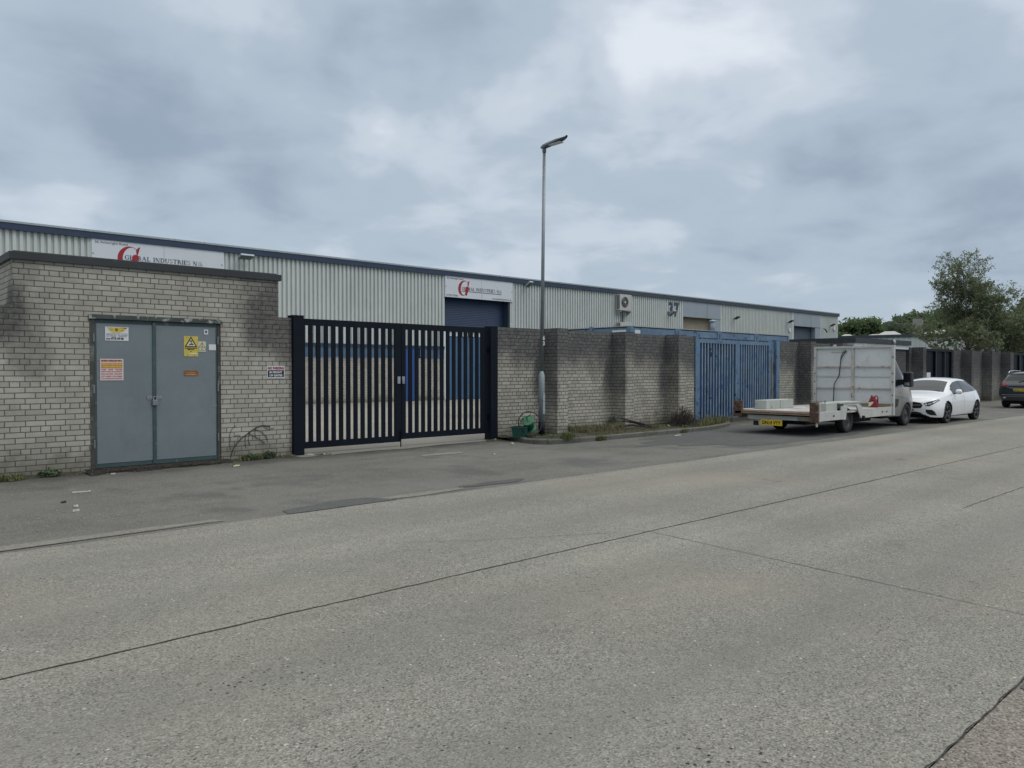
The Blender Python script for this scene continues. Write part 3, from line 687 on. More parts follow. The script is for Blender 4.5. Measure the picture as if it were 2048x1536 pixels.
MB().box(DX0 - .05, DX1 + .05, WY - .07, WY + .2, -.02, .035).build('threshold', 'concrete_old', hut)
XM = 4.385; DY = WY + .03
def leaf(x0, x1, label, edge):
    d = MB().box(x0, x1, DY, DY + .05, .05, DZ - .08).build('door', 'door_green', hut)
    d['label'] = label
    a = .03 if edge == 'l' else .02; b = .02 if edge == 'l' else .03
    p = MB().box(x0 + a, x1 - b, DY - .006, DY - .001, .12, DZ - .145).build('sheet', 'door_grey', d)
    bm_ = MB()
    for k in range(9):
        zz = .18 + k * (DZ - .38) / 8
        for xx in (x0 + a + .03, x1 - b - .03): bm_.lathe((xx, DY - .006, zz), (0, -1, 0), [(.010, 0), (.009, .004), (.004, .007)], 8)
    for k in range(3): bm_.lathe((x0 + .2 + k * .35, DY - .006, DZ - .17), (0, -1, 0), [(.009, 0), (.004, .006)], 8)
    bm_.build('bolt', 'galv', d)
    hx = x0 - .012 if edge == 'l' else x1 + .012
    for hz in (.45, 1.35, 2.2): MB().tube([(hx, DY - .012, hz - .07), (hx, DY - .012, hz + .07)], .013, 8).build('hinge', 'galv', d)
    return d
dl = leaf(DX0 + .08, XM - .008, 'left door leaf with white and pink stickers', 'l')
dr = leaf(XM + .008, DX1 - .058, 'right door leaf with yellow warning signs', 'r')
MB().box(XM - .03, XM + .028, DY - .022, DY - .008, .06, DZ - .09).build('cover_strip', 'door_green', dl)
for s_, dd in ((-1, dl), (1, dr)):
    MB().box(XM + s_ * .033, XM + s_ * .125, DY - .014, DY - .007, 1.16, 1.23).build('hasp', 'galv', dd)
    hb = MB()
    for q in (.05, .1): hb.lathe((XM + s_ * q, DY - .014, 1.195), (0, -1, 0), [(.010, 0), (.005, .006)], 8)
    hb.build('screw', 'galv_light', dd)
pl = thing('padlock', (XM, DY - .04, 1.07), 'steel padlock hanging on the hasp of the grey double doors', 'padlock')
MB().box(XM - .045, XM + .045, DY - .055, DY - .027, 1.06, 1.155).build('lock_body', 'galv', pl, bevel=.006)
MB().tube([(XM - .027, DY - .041, 1.15), (XM - .027, DY - .041, 1.195), (XM - .014, DY - .041, 1.213), (XM + .014, DY - .041, 1.213), (XM + .027, DY - .041, 1.195), (XM + .027, DY - .041, 1.15)], .007, 8).build('shackle', 'galv_light', pl)
# ---- signs on the doors
SY = DY - .009
def board(name, px0, py0, px1, py1, Y, m, label, cat='sign', th=.004, parent=None):
    a = onY(px0, py0, Y); b = onY(px1, py1, Y)
    o = thing(name, ((a.x + b.x) / 2, Y, b.z), label, cat)
    MB().box(a.x, b.x, Y - th, Y, b.z, a.z).build('board', m, o)
    return o, a.x, b.x, b.z, a.z
o, x0, x1, z0, z1 = board('sticker', 210, 653, 257, 682, SY, 'paper', 'white sticker with a yellow winged emblem, top of the left grey door', 'sticker')
y = SY - .0065; w = x1 - x0; h = z1 - z0
e_ = MB().poly([(x0 + .08 * w, y, z1 - .04 * h), (x0 + .97 * w, y, z1 - .04 * h), (x0 + .80 * w, y, z1 - .30 * h), (x0 + .62 * w, y, z1 - .42 * h), (x0 + .32 * w, y, z1 - .42 * h), (x0 + .2 * w, y, z1 - .3 * h)]).build('emblem', 'sign_yellow', o)
MB().poly([(x0 + .6 * w, y - .001, z1 - .04 * h), (x0 + .95 * w, y - .001, z1 - .04 * h), (x0 + .88 * w, y - .001, z1 - .13 * h)]).lathe((x0 + .48 * w, y, z1 - .21 * h), (0, -1, 0), [(.07 * w, 0), (.07 * w, .001)], 14).build('mark', 'copper', e_)
MB().tube([(x0 + .2 * w, y - .001, z1 - .24 * h), (x0 + .26 * w, y - .001, z1 - .18 * h), (x0 + .33 * w, y - .001, z1 - .24 * h)], .003, 4).tube([(x0 + .68 * w, y - .001, z1 - .24 * h), (x0 + .78 * w, y - .001, z1 - .24 * h)], .004, 4).build('mark', 'ink_grey', e_)
text_on_wall('CARS VANS & 4X4 WANTED', x0 + .05 * w, y, z0 + .48 * h, .035 * h * 1.6, 'ink_grey', o, width=.9 * w)
text_on_wall('BEST PRICES PAID', x0 + .05 * w, y, z0 + .38 * h, .06 * h, 'ink_grey', o, width=.42 * w)
text_on_wall('FREE COLLECTION', x0 + .53 * w, y, z0 + .38 * h, .06 * h, 'ink_grey', o, width=.42 * w)
text_on_wall('FULLY LICENSED', x0 + .05 * w, y, z0 + .29 * h, .055 * h, 'ink_grey', o, width=.42 * w)
text_on_wall('SAME DAY CASH', x0 + .56 * w, y, z0 + .29 * h, .055 * h, 'ink_grey', o, width=.36 * w)
text_on_wall('Scott', x0 + .05 * w, y, z0 + .09 * h, .10 * h, 'ink', o, width=.17 * w, bold=.002)
text_on_wall('07775 349 935', x0 + .25 * w, y, z0 + .08 * h, .16 * h, 'ink', o, width=.54 * w, bold=.002)
o, x0, x1, z0, z1 = board('sticker', 200, 717.5, 247, 760.5, SY, 'paper_pink', 'pink and orange scrap metal sticker, middle of the left grey door', 'sticker')
w = x1 - x0; h = z1 - z0
text_on_wall('BROKEN & STEAM SCRAP METAL', x0 + .05 * w, y, z0 + .88 * h, .075 * h, 'ink_red', o, width=.9 * w, bold=.002)
MB().box(x0 + .05 * w, x1 - .05 * w, y - .0005, y + .0015, z0 + .57 * h, z0 + .82 * h).build('panel', 'orange', o)
text_on_wall('INSTANT CASH FOR ALL', x0 + .08 * w, y - .003, z0 + .715 * h, .07 * h, 'orange_lt', o, width=.84 * w, bold=.002)
text_on_wall('TYPES OF SCRAP METAL', x0 + .08 * w, y - .003, z0 + .60 * h, .07 * h, 'orange_lt', o, width=.84 * w, bold=.002)
for (s_, q, hh) in (('CARS    VANS    TRUCKS', .475, .055), ('SAFETY FIRST LIC COMPANY', .385, .045), ('0151 548 7222  0773 8277', .27, .06), ('0771 60922  0712 80804', .16, .06), ('FULLY LICENSED SCRAP COLLECTION', .07, .035)):
    text_on_wall(s_, x0 + .05 * w, y, z0 + q * h, hh * h, 'ink_rose', o, width=.9 * w, bold=.001)
# danger of death sign
o, x0, x1, z0, z1 = board('warning_sign', 367.5, 672, 396, 713, SY, 'sign_yellow', 'yellow danger of death sign with a lightning triangle on the right grey door', 'warning sign')
w = x1 - x0; h = z1 - z0
def tri(x0, x1, z0, z1, t, y, m, parent, fillm=None):
    xm = (x0 + x1) / 2; cx, cz = xm, z0 + (z1 - z0) / 3; k = 1 - t
    A = [(x0, z0), (x1, z0), (xm, z1)]; B = [(cx + (p[0] - cx) * k, cz + (p[1] - cz) * k) for p in A]
    mb = MB()
    for i in range(3):
        j = (i + 1) % 3; mb.poly([(A[i][0], y, A[i][1]), (A[j][0], y, A[j][1]), (B[j][0], y, B[j][1]), (B[i][0], y, B[i][1])])
    mb.build('triangle', m, parent)
    if fillm: MB().poly([(p[0], y + .0006, p[1]) for p in B]).build('panel', fillm, parent)
tri(x0 + .04 * w, x1 - .05 * w, z0 + .46 * h, z1 - .01 * h, .27, y, 'ink', o, 'sign_cream')
lx = x0 + .5 * w
MB().poly([(lx - .08 * w, y, z0 + .80 * h), (lx - .02 * w, y, z0 + .80 * h), (lx - .03 * w, y, z0 + .75 * h), (lx + .06 * w, y, z0 + .80 * h), (lx + .08 * w, y, z0 + .79 * h), (lx + .07 * w, y, z0 + .64 * h), (lx + .03 * w, y, z0 + .64 * h), (lx + .03 * w, y, z0 + .74 * h), (lx - .08 * w, y, z0 + .70 * h)]).poly(
    [(lx - .2 * w, y, z0 + .60 * h), (lx - .05 * w, y, z0 + .615 * h), (lx + .03 * w, y, z0 + .65 * h), (lx + .2 * w, y, z0 + .61 * h), (lx + .2 * w, y, z0 + .585 * h), (lx + .12 * w, y, z0 + .585 * h), (lx + .13 * w, y, z0 + .54 * h), (lx + .08 * w, y, z0 + .575 * h), (lx - .05 * w, y, z0 + .57 * h), (lx - .12 * w, y, z0 + .52 * h), (lx - .1 * w, y, z0 + .58 * h)]).build('symbol', 'ink', o)
text_on_wall('DANGER OF DEATH', x0 + .06 * w, y, z0 + .385 * h, .04 * h, 'ink', o, width=.86 * w, bold=.001)
text_on_wall('KEEP OUT', x0 + .26 * w, y, z0 + .32 * h, .045 * h, 'ink', o, width=.46 * w, bold=.001)
MB().lathe((x0 + .49 * w, y, z0 + .245 * h), (0, -1, 0), [(.012, 0), (.012, .001)], 10).lathe((x0 + .25 * w, y, z0 + .06 * h), (0, -1, 0), [(.008, 0), (.008, .001)], 8).lathe((x0 + .75 * w, y, z0 + .06 * h), (0, -1, 0), [(.008, 0), (.008, .001)], 8).lathe((x0 + .22 * w, y, z0 + .94 * h), (0, -1, 0), [(.008, 0), (.008, .001)], 8).build('mark', 'copper', o)
MB().box(x0 + .4 * w, x1 - .08 * w, y, y + .002, z0 + .12 * h, z0 + .165 * h).build('panel', 'paper', o)
o, x0, x1, z0, z1 = board('warning_sign', 396.3, 682.7, 411.5, 703.5, SY, 'sign_cream', 'small cream sign with an exclamation triangle, beside the yellow danger sign', 'warning sign')
w = x1 - x0; h = z1 - z0
tri(x0 + .08 * w, x1 - .08 * w, z0 + .42 * h, z1 - .03 * h, .16, y, 'ink', o)
MB().poly([(x0 + .45 * w, y, z0 + .80 * h), (x0 + .55 * w, y, z0 + .80 * h), (x0 + .52 * w, y, z0 + .56 * h), (x0 + .48 * w, y, z0 + .56 * h)]).lathe((x0 + .5 * w, y, z0 + .5 * h), (0, -1, 0), [(.009, 0), (.009, .001)], 8).build('symbol', 'ink', o)
tri(x0 + .36 * w, x1 - .36 * w, z0 + .2 * h, z0 + .36 * h, .4, y, 'ink', o)
MB().box(x0 + .08 * w, x1 - .08 * w, y, y + .002, z0 + .12 * h, z0 + .14 * h).box(x0 + .06 * w, x0 + .09 * w, y, y + .002, z0 + .13 * h, z0 + .45 * h).box(x1 - .09 * w, x1 - .06 * w, y, y + .002, z0 + .13 * h, z0 + .45 * h).build('border', 'ink', o)
o, x0, x1, z0, z1 = board('sticker', 408, 659, 416, 669, SY, 'paper', 'small white square sticker with black brackets, top right of the grey doors', 'sticker')
MB().box(x0 + .02, x0 + .035, y, y + .002, z0 + .025, z1 - .02).box(x1 - .035, x1 - .02, y, y + .002, z0 + .025, z1 - .02).box(x0 + .02, x1 - .02, y, y + .002, z1 - .03, z1 - .02).build('symbol', 'ink', o)
board('sticker', 417.5, 688.6, 431.5, 700.5, SY, 'paper', 'blank pale rectangular sticker near the right edge of the grey doors', 'sticker')
o, x0, x1, z0, z1 = board('letter_plate', 368, 741, 396, 751.5, SY, 'copper', 'rusty brown letter plate on the right grey door', 'letter plate')
MB().box(x0 + .03, x1 - .03, y, y + .003, z0 + .012, z0 + .026).box(x0 + .05, x1 - .05, y, y + .003, z0 + .045, z0 + .056).build('flap', 'copper_lt', o)
o, x0, x1, z0, z1 = board('parking_sign', 534, 731.5, 569, 756.5, WY - .003, 'sign_white', 'no parking in front of gates sign on brick, left of the black gate', 'sign')
w = x1 - x0; h = z1 - z0; y = WY - .0095
text_on_wall('NO PARKING', x0 + .04 * w, y, z0 + .72 * h, .21 * h, 'ink_red', o, width=.92 * w, bold=.003)
MB().box(x0 + .04 * w, x1 - .04 * w, y - .0005, y + .002, z0 + .1 * h, z0 + .65 * h).build('panel', 'ink', o)
text_on_wall('IN FRONT', x0 + .12 * w, y - .002, z0 + .41 * h, .16 * h, 'paper', o, width=.72 * w, bold=.002)
text_on_wall('OF GATES', x0 + .12 * w, y - .002, z0 + .16 * h, .16 * h, 'paper', o, width=.74 * w, bold=.002)
# dead vine clinging to the brick
vn = MB()
def vine(pts, r):
    P = [onY(a, b, WY - .012) for a, b in pts]; vn.tube([Vector((p.x, WY - .012, p.z)) for p in smooth3(P)], r, 5)
def smooth3(P, n=5):
    out = []
    for i in range(len(P) - 1):
        p0, p1, p2, p3 = P[max(0, i - 1)], P[i], P[i + 1], P[min(len(P) - 1, i + 2)]
        for j in range(n):
            t = j / n; out.append(.5 * ((2 * p1) + (p2 - p0) * t + (2 * p0 - 5 * p1 + 4 * p2 - p3) * t * t + (3 * p1 - p0 - 3 * p2 + p3) * t ** 3))
    out.append(P[-1]); return out
vine([(462, 913), (468, 895), (482, 878), (497, 866), (513, 855), (526, 851), (540, 853)], .009)
for q in ([(461, 900), (459, 875), (464, 858), (472, 852)], [(497, 866), (512, 874), (530, 886)], [(492, 870), (490, 882), (492, 896)], [(507, 859), (520, 862), (532, 873), (536, 884)], [(482, 878), (478, 870), (470, 872)], [(513, 855), (510, 866), (513, 878)], [(526, 851), (536, 858), (548, 856)], [(500, 864), (497, 878), (500, 890)]): vine(q, .0045)
tag(vn.build('dead_vine', 'twig'), 'dead climbing vine stems on the brick, below the no parking sign', 'vine')

# ================================================================== GATES
def gate_post(x0, x1, y0, y1, top, m, label, group=None):
    t = thing('gate_post', ((x0 + x1) / 2, (y0 + y1) / 2, 0), label, 'post', group)
    MB().box(x0, x1, y0, y1, -.05, top).build('post', m, t, bevel=.006)
    MB().box(x0 - .006, x1 + .006, y0 - .006, y1 + .006, top + .001, top + .012).build('cap', m, t)
    return t
def gate_leaf(x0, x1, y, zb, zt, nbar, m, mbar, label, group, bw=.118, stl=.16, str_=.12, rail=.13, back=None, bd=.05, fd=.06, trail=None):
    t = thing('gate_leaf', ((x0 + x1) / 2, y, zb), label, 'gate', group)
    f = MB().box(x0, x0 + stl, y, y + fd, zb, zt).box(x1 - str_, x1, y, y + fd, zb, zt)
    f.box(x0 + stl + .0005, x1 - str_ - .0005, y + .002, y + fd - .002, zb + .001, zb + rail).box(x0 + stl + .0005, x1 - str_ - .0005, y + .002, y + fd - .002, zt - (trail or rail), zt - .001)
    f.build('frame', m, t)
    a, b = x0 + stl, x1 - str_; gap = ((b - a) - nbar * bw) / (nbar + 1)
    for i in range(nbar):
        bx = a + gap + i * (bw + gap); MB().box(bx, bx + bw, y + .006, y + .006 + bd, zb + rail + .001, zt - (trail or rail) - .001).build('bar', mbar, t)
    if back: MB().box(x0 + stl * .4, x1 - str_ * .4, y + fd + .002, y + fd + .006, zb + .04, zt - .03).build('sheet', back, t)
    return t
gate_post(6.91, 7.135, 13.82, 14.06, 2.72, 'black_paint', 'tall black steel gate post beside the no parking sign', 'posts of the black gates')
gate_post(11.93, 12.155, 13.80, 14.03, 2.70, 'black_paint', 'black steel gate post against the pier wall by the lamp post', 'posts of the black gates')
XG = 9.46
lg = gate_leaf(7.15, XG - .006, 13.90, .12, 2.68, 12, 'black_paint', 'black_paint', 'left leaf of the black barred gate, next to the no parking sign', 'leaves of the near black gate', stl=.05, str_=.15, bw=.090, bd=.035)
rg = gate_leaf(XG + .006, 11.88, 13.90, .17, 2.68, 12, 'black_paint', 'black_paint', 'right leaf of the black barred gate, nearer the lamp post', 'leaves of the near black gate', stl=.11, str_=.15, bw=.090, bd=.035)
MB().tube([(XG - .03, 13.885, .35), (XG - .03, 13.885, .01)], .012, 8).build('drop_bolt', 'black_paint', lg)
MB().box(XG - .10, XG - .03, 13.892, 13.898, 1.38, 1.53).build('hasp', 'galv_light', lg)
MB().box(XG + .015, XG + .085, 13.892, 13.898, 1.38, 1.53).build('hasp', 'galv_light', rg)
for z_ in (2.15, .55): MB().tube([(11.905, 13.93, z_ - .07), (11.905, 13.93, z_ + .07)], .022, 8).build('hinge', 'black_paint', rg)
pd = thing('padlock', (XG + .03, 13.87, 1.38), 'steel padlock joining the two leaves of the black gate', 'padlock')
MB().box(XG + .0, XG + .065, 13.855, 13.885, 1.37, 1.45).build('lock_body', 'galv', pd, bevel=.006)
MB().tube([(XG + .01, 13.872, 1.45), (XG + .01, 13.872, 1.49), (XG + .03, 13.872, 1.505), (XG + .055, 13.872, 1.49), (XG + .055, 13.872, 1.45)], .006, 8).build('shackle', 'galv_light', pd)
# blue gates
BG = 'posts of the blue gates'
gate_post(20.43, 20.60, 13.86, 14.06, 2.72, 'gate_blue', 'pale blue gate post at the end of the stained pier wall', BG)
gate_post(25.42, 25.65, 13.86, 14.06, 2.74, 'gate_blue', 'peeling blue gate post beside the brick wall behind the van', BG)
gate_leaf(20.62, 22.93, 13.90, .10, 2.66, 12, 'gate_blue', 'bar_blue', 'left leaf of the peeling blue gates, above the verge end', 'leaves of the blue gates', bw=.036, stl=.11, str_=.13, rail=.03, trail=.12, back='gate_deep', bd=.022, fd=.07)
gate_leaf(22.94, 25.05, 13.90, .16, 2.66, 12, 'gate_blue', 'bar_blue', 'right leaf of the peeling blue gates, behind the flatbed van', 'leaves of the blue gates', bw=.034, stl=.12, str_=.10, rail=.03, trail=.12, back='gate_deep', bd=.022, fd=.07)
pn = thing('infill_panel', (25.2, 13.93, 0), 'blue sheet panel with peeling edge, between right blue leaf and post', 'panel')
MB().box(25.06, 25.415, 13.95, 13.97, .05, 2.70).build('sheet', 'cont_blue', pn)
MB().box(25.25, 25.36, 13.925, 13.949, 1.55, 1.95).build('lock_box', 'gate_deep', pn)
tag(MB().box(25.10, 25.15, 13.86, 13.90, .02, 2.2).build('timber_post', 'wood_old', bevel=.004), 'thin weathered timber post against the blue panel behind the van', 'post')
# far black gates
for (a, b, lab) in ((39.9, 43.4, 'first'), (54.05, 57.5, 'second')):
    g_ = thing('sheeted_gate', ((a + b) / 2, WY + .1, 0), 'far black sheeted gate behind the white hatchback' if lab == 'first' else 'farthest black sheeted gate, behind the dark car at the right edge', 'gate', 'far black gates')
    MB().box(a, b, WY + .12, WY + .14, .08, 2.72).build('sheet', 'black_paint', g_)
    MB().box(a + .004, b - .004, WY + .05, WY + .118, 2.62, 2.74).box(a + .004, b - .004, WY + .05, WY + .118, .07, .18).build('rail', 'black_paint', g_)
    for q in (.0, .33, .36, .70, .97): MB().box(a + (b - a) * q, a + (b - a) * q + .07, WY + .03, WY + .117, .185, 2.615).build('bar', 'cornice' if q in (.36, .70) else 'black_paint', g_)
ns = onY(1853, 745, WY + .02); n2 = onY(1860.5, 754.5, WY + .02)
tag(MB().box(ns.x, n2.x, WY + .01, WY + .018, n2.z, ns.z).build('notice', 'paper'), 'tiny white notice at the left end of the far black gate', 'notice')

# ================================================================== SHIPPING CONTAINERS
def container(x0, y0, z0, L_=6.06, Wd=2.41, H=2.9):
    t = thing('shipping_container', (x0 + Wd / 2, y0, z0), '', 'container', 'blue containers behind the wall')
    x1, y1, z1 = x0 + Wd, y0 + L_, z0 + H
    f = MB()
    for xx in (x0, x1 - .12):
        for yy in (y0, y1 - .12): f.box(xx, xx + .12, yy, yy + .12, z0 + .121, z1 - .121)
    f.box(x0 + .121, x1 - .121, y0 + .012, y0 + .07, z1 - .25, z1 - .012).box(x0 + .121, x1 - .121, y1 - .07, y1 - .012, z1 - .25, z1 - .012)
    f.box(x0 + .012, x0 + .07, y0 + .121, y1 - .121, z1 - .25, z1 - .012).box(x1 - .07, x1 - .012, y0 + .121, y1 - .121, z1 - .25, z1 - .012)
    f.box(x0 + .121, x1 - .121, y0 + .012, y0 + .07, z0 + .01, z0 + .14).box(x0 + .012, x0 + .07, y0 + .121, y1 - .121, z0 + .01, z0 + .14)
    f.build('frame', 'cont_blue', t)
    MB().box(x0 + .13, x1 - .14, y0 + .004, y0 + .06, z1 - .0115, z1 + .012).build('roof_lip', 'galv_light', t)  # pale tone puts the sky's reflection into the lip's colour
    MB().box(x0 + .13, x1 - .14, y0 + .008, y0 + .0118, z1 - .045, z1 - .0125).build('roof_lip_shade', 'under', t)  # dark strip painted in as the shadow beneath the roof lip
    MB().box(x0 + .004, x0 + .06, y0 + .13, y1 - .14, z1 - .0115, z1 + .012).build('roof_lip', 'galv_light', t)
    MB().box(x0 + .008, x0 + .0118, y0 + .13, y1 - .14, z1 - .045, z1 - .0125).build('roof_lip_shade', 'under', t)
    c = MB()
    for xx in (x0 - .006, x1 - .13):
        for yy in (y0 - .006, y1 - .13):
            for zz in (z0, z1 - .12): c.box(xx, xx + .136, yy, yy + .136, zz, zz + .12)
    c.build('corner_casting', 'cont_blue', t)
    def corr(fixed, a0, a1, zb, zt, along, depth=.036):
        m = MB(); pts = []; p = a0; k = 0
        while p < a1:
            for d, o in ((.07, 0), (.11, depth), (.18, depth), (.22, 0)):
                if p + d - .07 <= a1: pts.append((p + d - .07, o))
            p += .28
        pts.append((a1, 0))
        for (u0, o0), (u1, o1) in zip(pts[:-1], pts[1:]):
            if along == 'y': m.quad((fixed + o0, u0, zb), (fixed + o1, u1, zb), (fixed + o1, u1, zt), (fixed + o0, u0, zt))
            else: m.quad((u0, fixed + o0, zb), (u1, fixed + o1, zb), (u1, fixed + o1, zt), (u0, fixed + o0, zt))
        return m
    corr(x0 + .03, y0 + .12, y1 - .12, z0 + .14, z1 - .25, 'y').build('side_panel', 'cont_blue', t)
    corr(x1 - .07, y0 + .12, y1 - .12, z0 + .14, z1 - .25, 'y').build('side_panel', 'cont_blue', t)
    MB().box(x0 + .07, x1 - .07, y0 + .07, y1 - .07, z1 - .06, z1 - .03).build('roof', 'cont_blue', t)
    xm = (x0 + x1) / 2
    for (a, b) in ((x0 + .13, xm - .005), (xm + .005, x1 - .13)):
        d = corr(y0 + .03, a, b, z0 + .145, z1 - .255, 'x', .03).build('door', 'cont_blue', t)
        for q in (.3, .75): MB().tube([(a + (b - a) * q, y0 + .015, z0 + .2), (a + (b - a) * q, y0 + .015, z1 - .27)], .016, 6).build('locking_bar', 'galv', d)
    return t
c0 = container(18.42, 14.82, .12)
c0['label'] = 'first blue shipping container from the left, with two white plates by its corner'
for i, (cx, lab) in enumerate(((20.86, 'second blue shipping container from the left, beside the flue pipe'), (23.30, 'third blue shipping container from the left, right of the flue pipe'), (25.74, 'rightmost blue shipping container, its corner above the brick wall'))):
    dup(c0, (cx + 1.205, 14.82, .12), lab)
MB().box(18.64, 18.90, 14.826, 14.831, 2.80, 2.91).build('plate', 'paper', c0)
MB().box(18.424, 18.431, 15.0, 15.55, 2.80, 2.91).build('plate', 'paper', c0)
MB().box(18.40, 18.46, 16.35, 16.47, 2.78, 3.06).build('lug', 'cont_blue', c0)
fl = thing('flue_pipe', (23.28, 15.1, 3.02), 'short galvanised flue pipe with a cowl above the blue containers', 'flue')
MB().lathe((23.28, 15.1, 2.98), (0, 0, 1), [(.075, 0), (.075, .34), (.06, .36)], 14).build('pipe', 'galv_light', fl, smooth=True)
MB().lathe((23.28, 15.1, 3.37), (0, 0, 1), [(.13, 0), (.11, .035), (.02, .07)], 14).build('cowl', 'galv_light', fl, smooth=True)

# ================================================================== SECOND FLAT ROOFED HUT
h2 = thing('flat_roofed_hut', (34.7, WY + .1, 0), 'low brick hut with a black edged flat roof, behind the flatbed van', 'hut')
MB().box(31.9, 37.4, WY + .06, WY + 3.2, -.05, 2.638).build('wall', 'brick_dark', h2)
MB().box(31.78, 37.52, WY - .02, WY + 3.4, 2.64, 2.82).build('fascia', 'panel_white', h2)
MB().box(31.70, 37.62, WY - .10, WY + 3.5, 2.822, 3.03).build('roof_edge', 'cornice', h2)
MB().lathe((35.6, WY - .105, 2.93), (0, -1, 0), [(.12, 0), (.12, .03), (.08, .06), (.02, .075)], 16).build('bulkhead_light', 'galv_light', h2, smooth=True)

# ================================================================== INDUSTRIAL UNITS
BY = 34.8; EX0, EX1 = -14.0, 75.9; EZ = 7.36
unit = thing('industrial_unit', (30, BY, 0), 'long pale corrugated metal industrial building with a dark roof edge, behind the yard', 'building')
def bx_(px, py=700): return onY(px, py, BY).x
S1 = (onY(182, 473, BY).x, onY(446, 500, BY).x)
D2 = (onY(889, 600, BY).x, onY(1018, 600, BY).x); S2 = (D2[0], onY(1024, 600, BY).x)
P3 = (onY(1366, 620, BY).x, onY(1441, 620, BY).x); P4 = (onY(1588, 640, BY).x, onY(1641, 640, BY).x)
SZ0, SZ1 = 5.86, 7.05
PZ0 = onY(1366, 633, BY).z
def clad(x0, x1, z0, z1, y=BY, p=.235, d=.085, parent=unit, m='clad', name='cladding'):
    mb = MB(); n = max(1, round((x1 - x0) / p)); q = (x1 - x0) / n; pts = []
    for i in range(n):
        a = x0 + i * q; pts += [(a, d), (a + q * .34, d), (a + q * .42, 0), (a + q * .92, 0)]
    pts.append((x1, d))
    for (u0, o0), (u1, o1) in zip(pts[:-1], pts[1:]): mb.quad((u0, y + o0, z0), (u1, y + o1, z0), (u1, y + o1, z1), (u0, y + o0, z1))
    return mb.build(name, m, parent, recalc=False)
CZ = 3.05
segs = [(EX0, S1[0]), (S1[1], D2[0]), (S2[1], P3[0]), (P3[1], P4[0]), (P4[1], EX1)]
for a, b in segs: clad(a + .003, b - .003, CZ, EZ - .28)
clad(S1[0], S1[1], CZ, SZ0 + .05)
clad(D2[1], S2[1] - .004, CZ, SZ0, y=BY + .002)
# dark flashing, windows and brick plinth of the ground storey
MB().box(EX0, D2[0] - .003, BY - .03, BY + .1, CZ - .15, CZ - .002).box(D2[1] + .1, P3[0] - .003, BY - .03, BY + .1, CZ - .15, CZ - .002).box(P3[1] + .003, P4[0] - .003, BY - .03, BY + .1, CZ - .15, CZ - .002).box(P4[1] + .003, EX1, BY - .03, BY + .1, CZ - .15, CZ - .002).build('flashing', 'fascia_blue', unit)
DRX = (23.86, 24.83)
def windows(x0, x1):
    w = MB().box(x0, x1, BY + .04, BY + .06, 2.42, CZ - .152).build('window_band', 'glass_blue', unit)
    f = MB(); x = x0
    while x < x1: f.box(x, x + .05, BY + .01, BY + .038, 2.42, CZ - .155); x += 1.25
    f.box(x0 + .06, x1, BY - .02, BY + .009, 2.36, 2.419).build('window_frame', 'door_lblue', unit)
windows(EX0 + .1, DRX[0] - .1); windows(DRX[1] + .1, D2[0] - .25); windows(D2[1] + .3, P3[0] - .2)
for a, b in ((EX0, DRX[0] - .004), (DRX[1] + .004, D2[0] - .004), (D2[1] + .15, P3[0] - .004), (P3[1] + .004, P4[0] - .004), (P4[1] + .004, EX1)):
    MB().box(a, b, BY + .0, BY + .25, -.05, 2.36).build('wall', 'brick_yard', unit)
pd_ = MB().box(DRX[0], DRX[1], BY - .01, BY + .05, .03, 2.88).build('door', 'door_blue', unit)
MB().box(DRX[1] - .09, DRX[1] - .02, BY - .016, BY - .011, .1, 2.8).build('trim', 'paper', pd_)
# end walls, roof, core
MB().box(EX0, EX1, BY + .62, BY + 24, 0, EZ - .25).build('core', 'panel_grey', unit)
ew = MB(); n = 90
for i in range(n):
    a = BY + .1 + i * .26
    ew.quad((EX1 + .02, a, 2.4), (EX1 + .02, a + .13, 2.4), (EX1 + .02, a + .13, EZ - .28), (EX1 + .02, a, EZ - .28)); ew.quad((EX1 + .05, a + .13, 2.4), (EX1 + .05, a + .26, 2.4), (EX1 + .05, a + .26, EZ - .28), (EX1 + .05, a + .13, EZ - .28))
ew.build('cladding', 'clad', unit)
XS = onY(1225, 590, BY).x
fb = MB().box(EX0 - .1, XS - .002, BY - .12, BY + .2, EZ - .30, EZ)
fb.build('roof_edge', 'fascia_blue', unit)
MB().box(XS, EX1 + .1, BY - .12, BY + .2, EZ - .29, EZ - .01).build('roof_edge', 'fascia_grey', unit)
MB().box(EX0 - .1, EX1 + .1, BY - .15, BY - .122, EZ - .045, EZ + .035).build('gutter_lip', 'galv_light', unit)
rfm = MB(); rfm.quad((EX0, BY + .2, EZ - .03), (EX1, BY + .2, EZ - .03), (EX1, BY + 12, EZ + .5), (EX0, BY + 12, EZ + .5)); rfm.quad((EX0, BY + 12, EZ + .5), (EX1, BY + 12, EZ + .5), (EX1, BY + 24, EZ - .1), (EX0, BY + 24, EZ - .1))
rfm.build('roof', 'panel_grey', unit)
# corner trims beside each opening
for xx in (S1[0] - .05, S1[1] + .01, S2[1] + .01, P3[0] - .06, P3[1] + .01, P4[0] - .25, P4[1] + .01, D2[0] - .06): MB().box(xx, xx + .05, BY - .01, BY + .06, CZ, EZ - .30).build('trim', 'panel_white', unit)
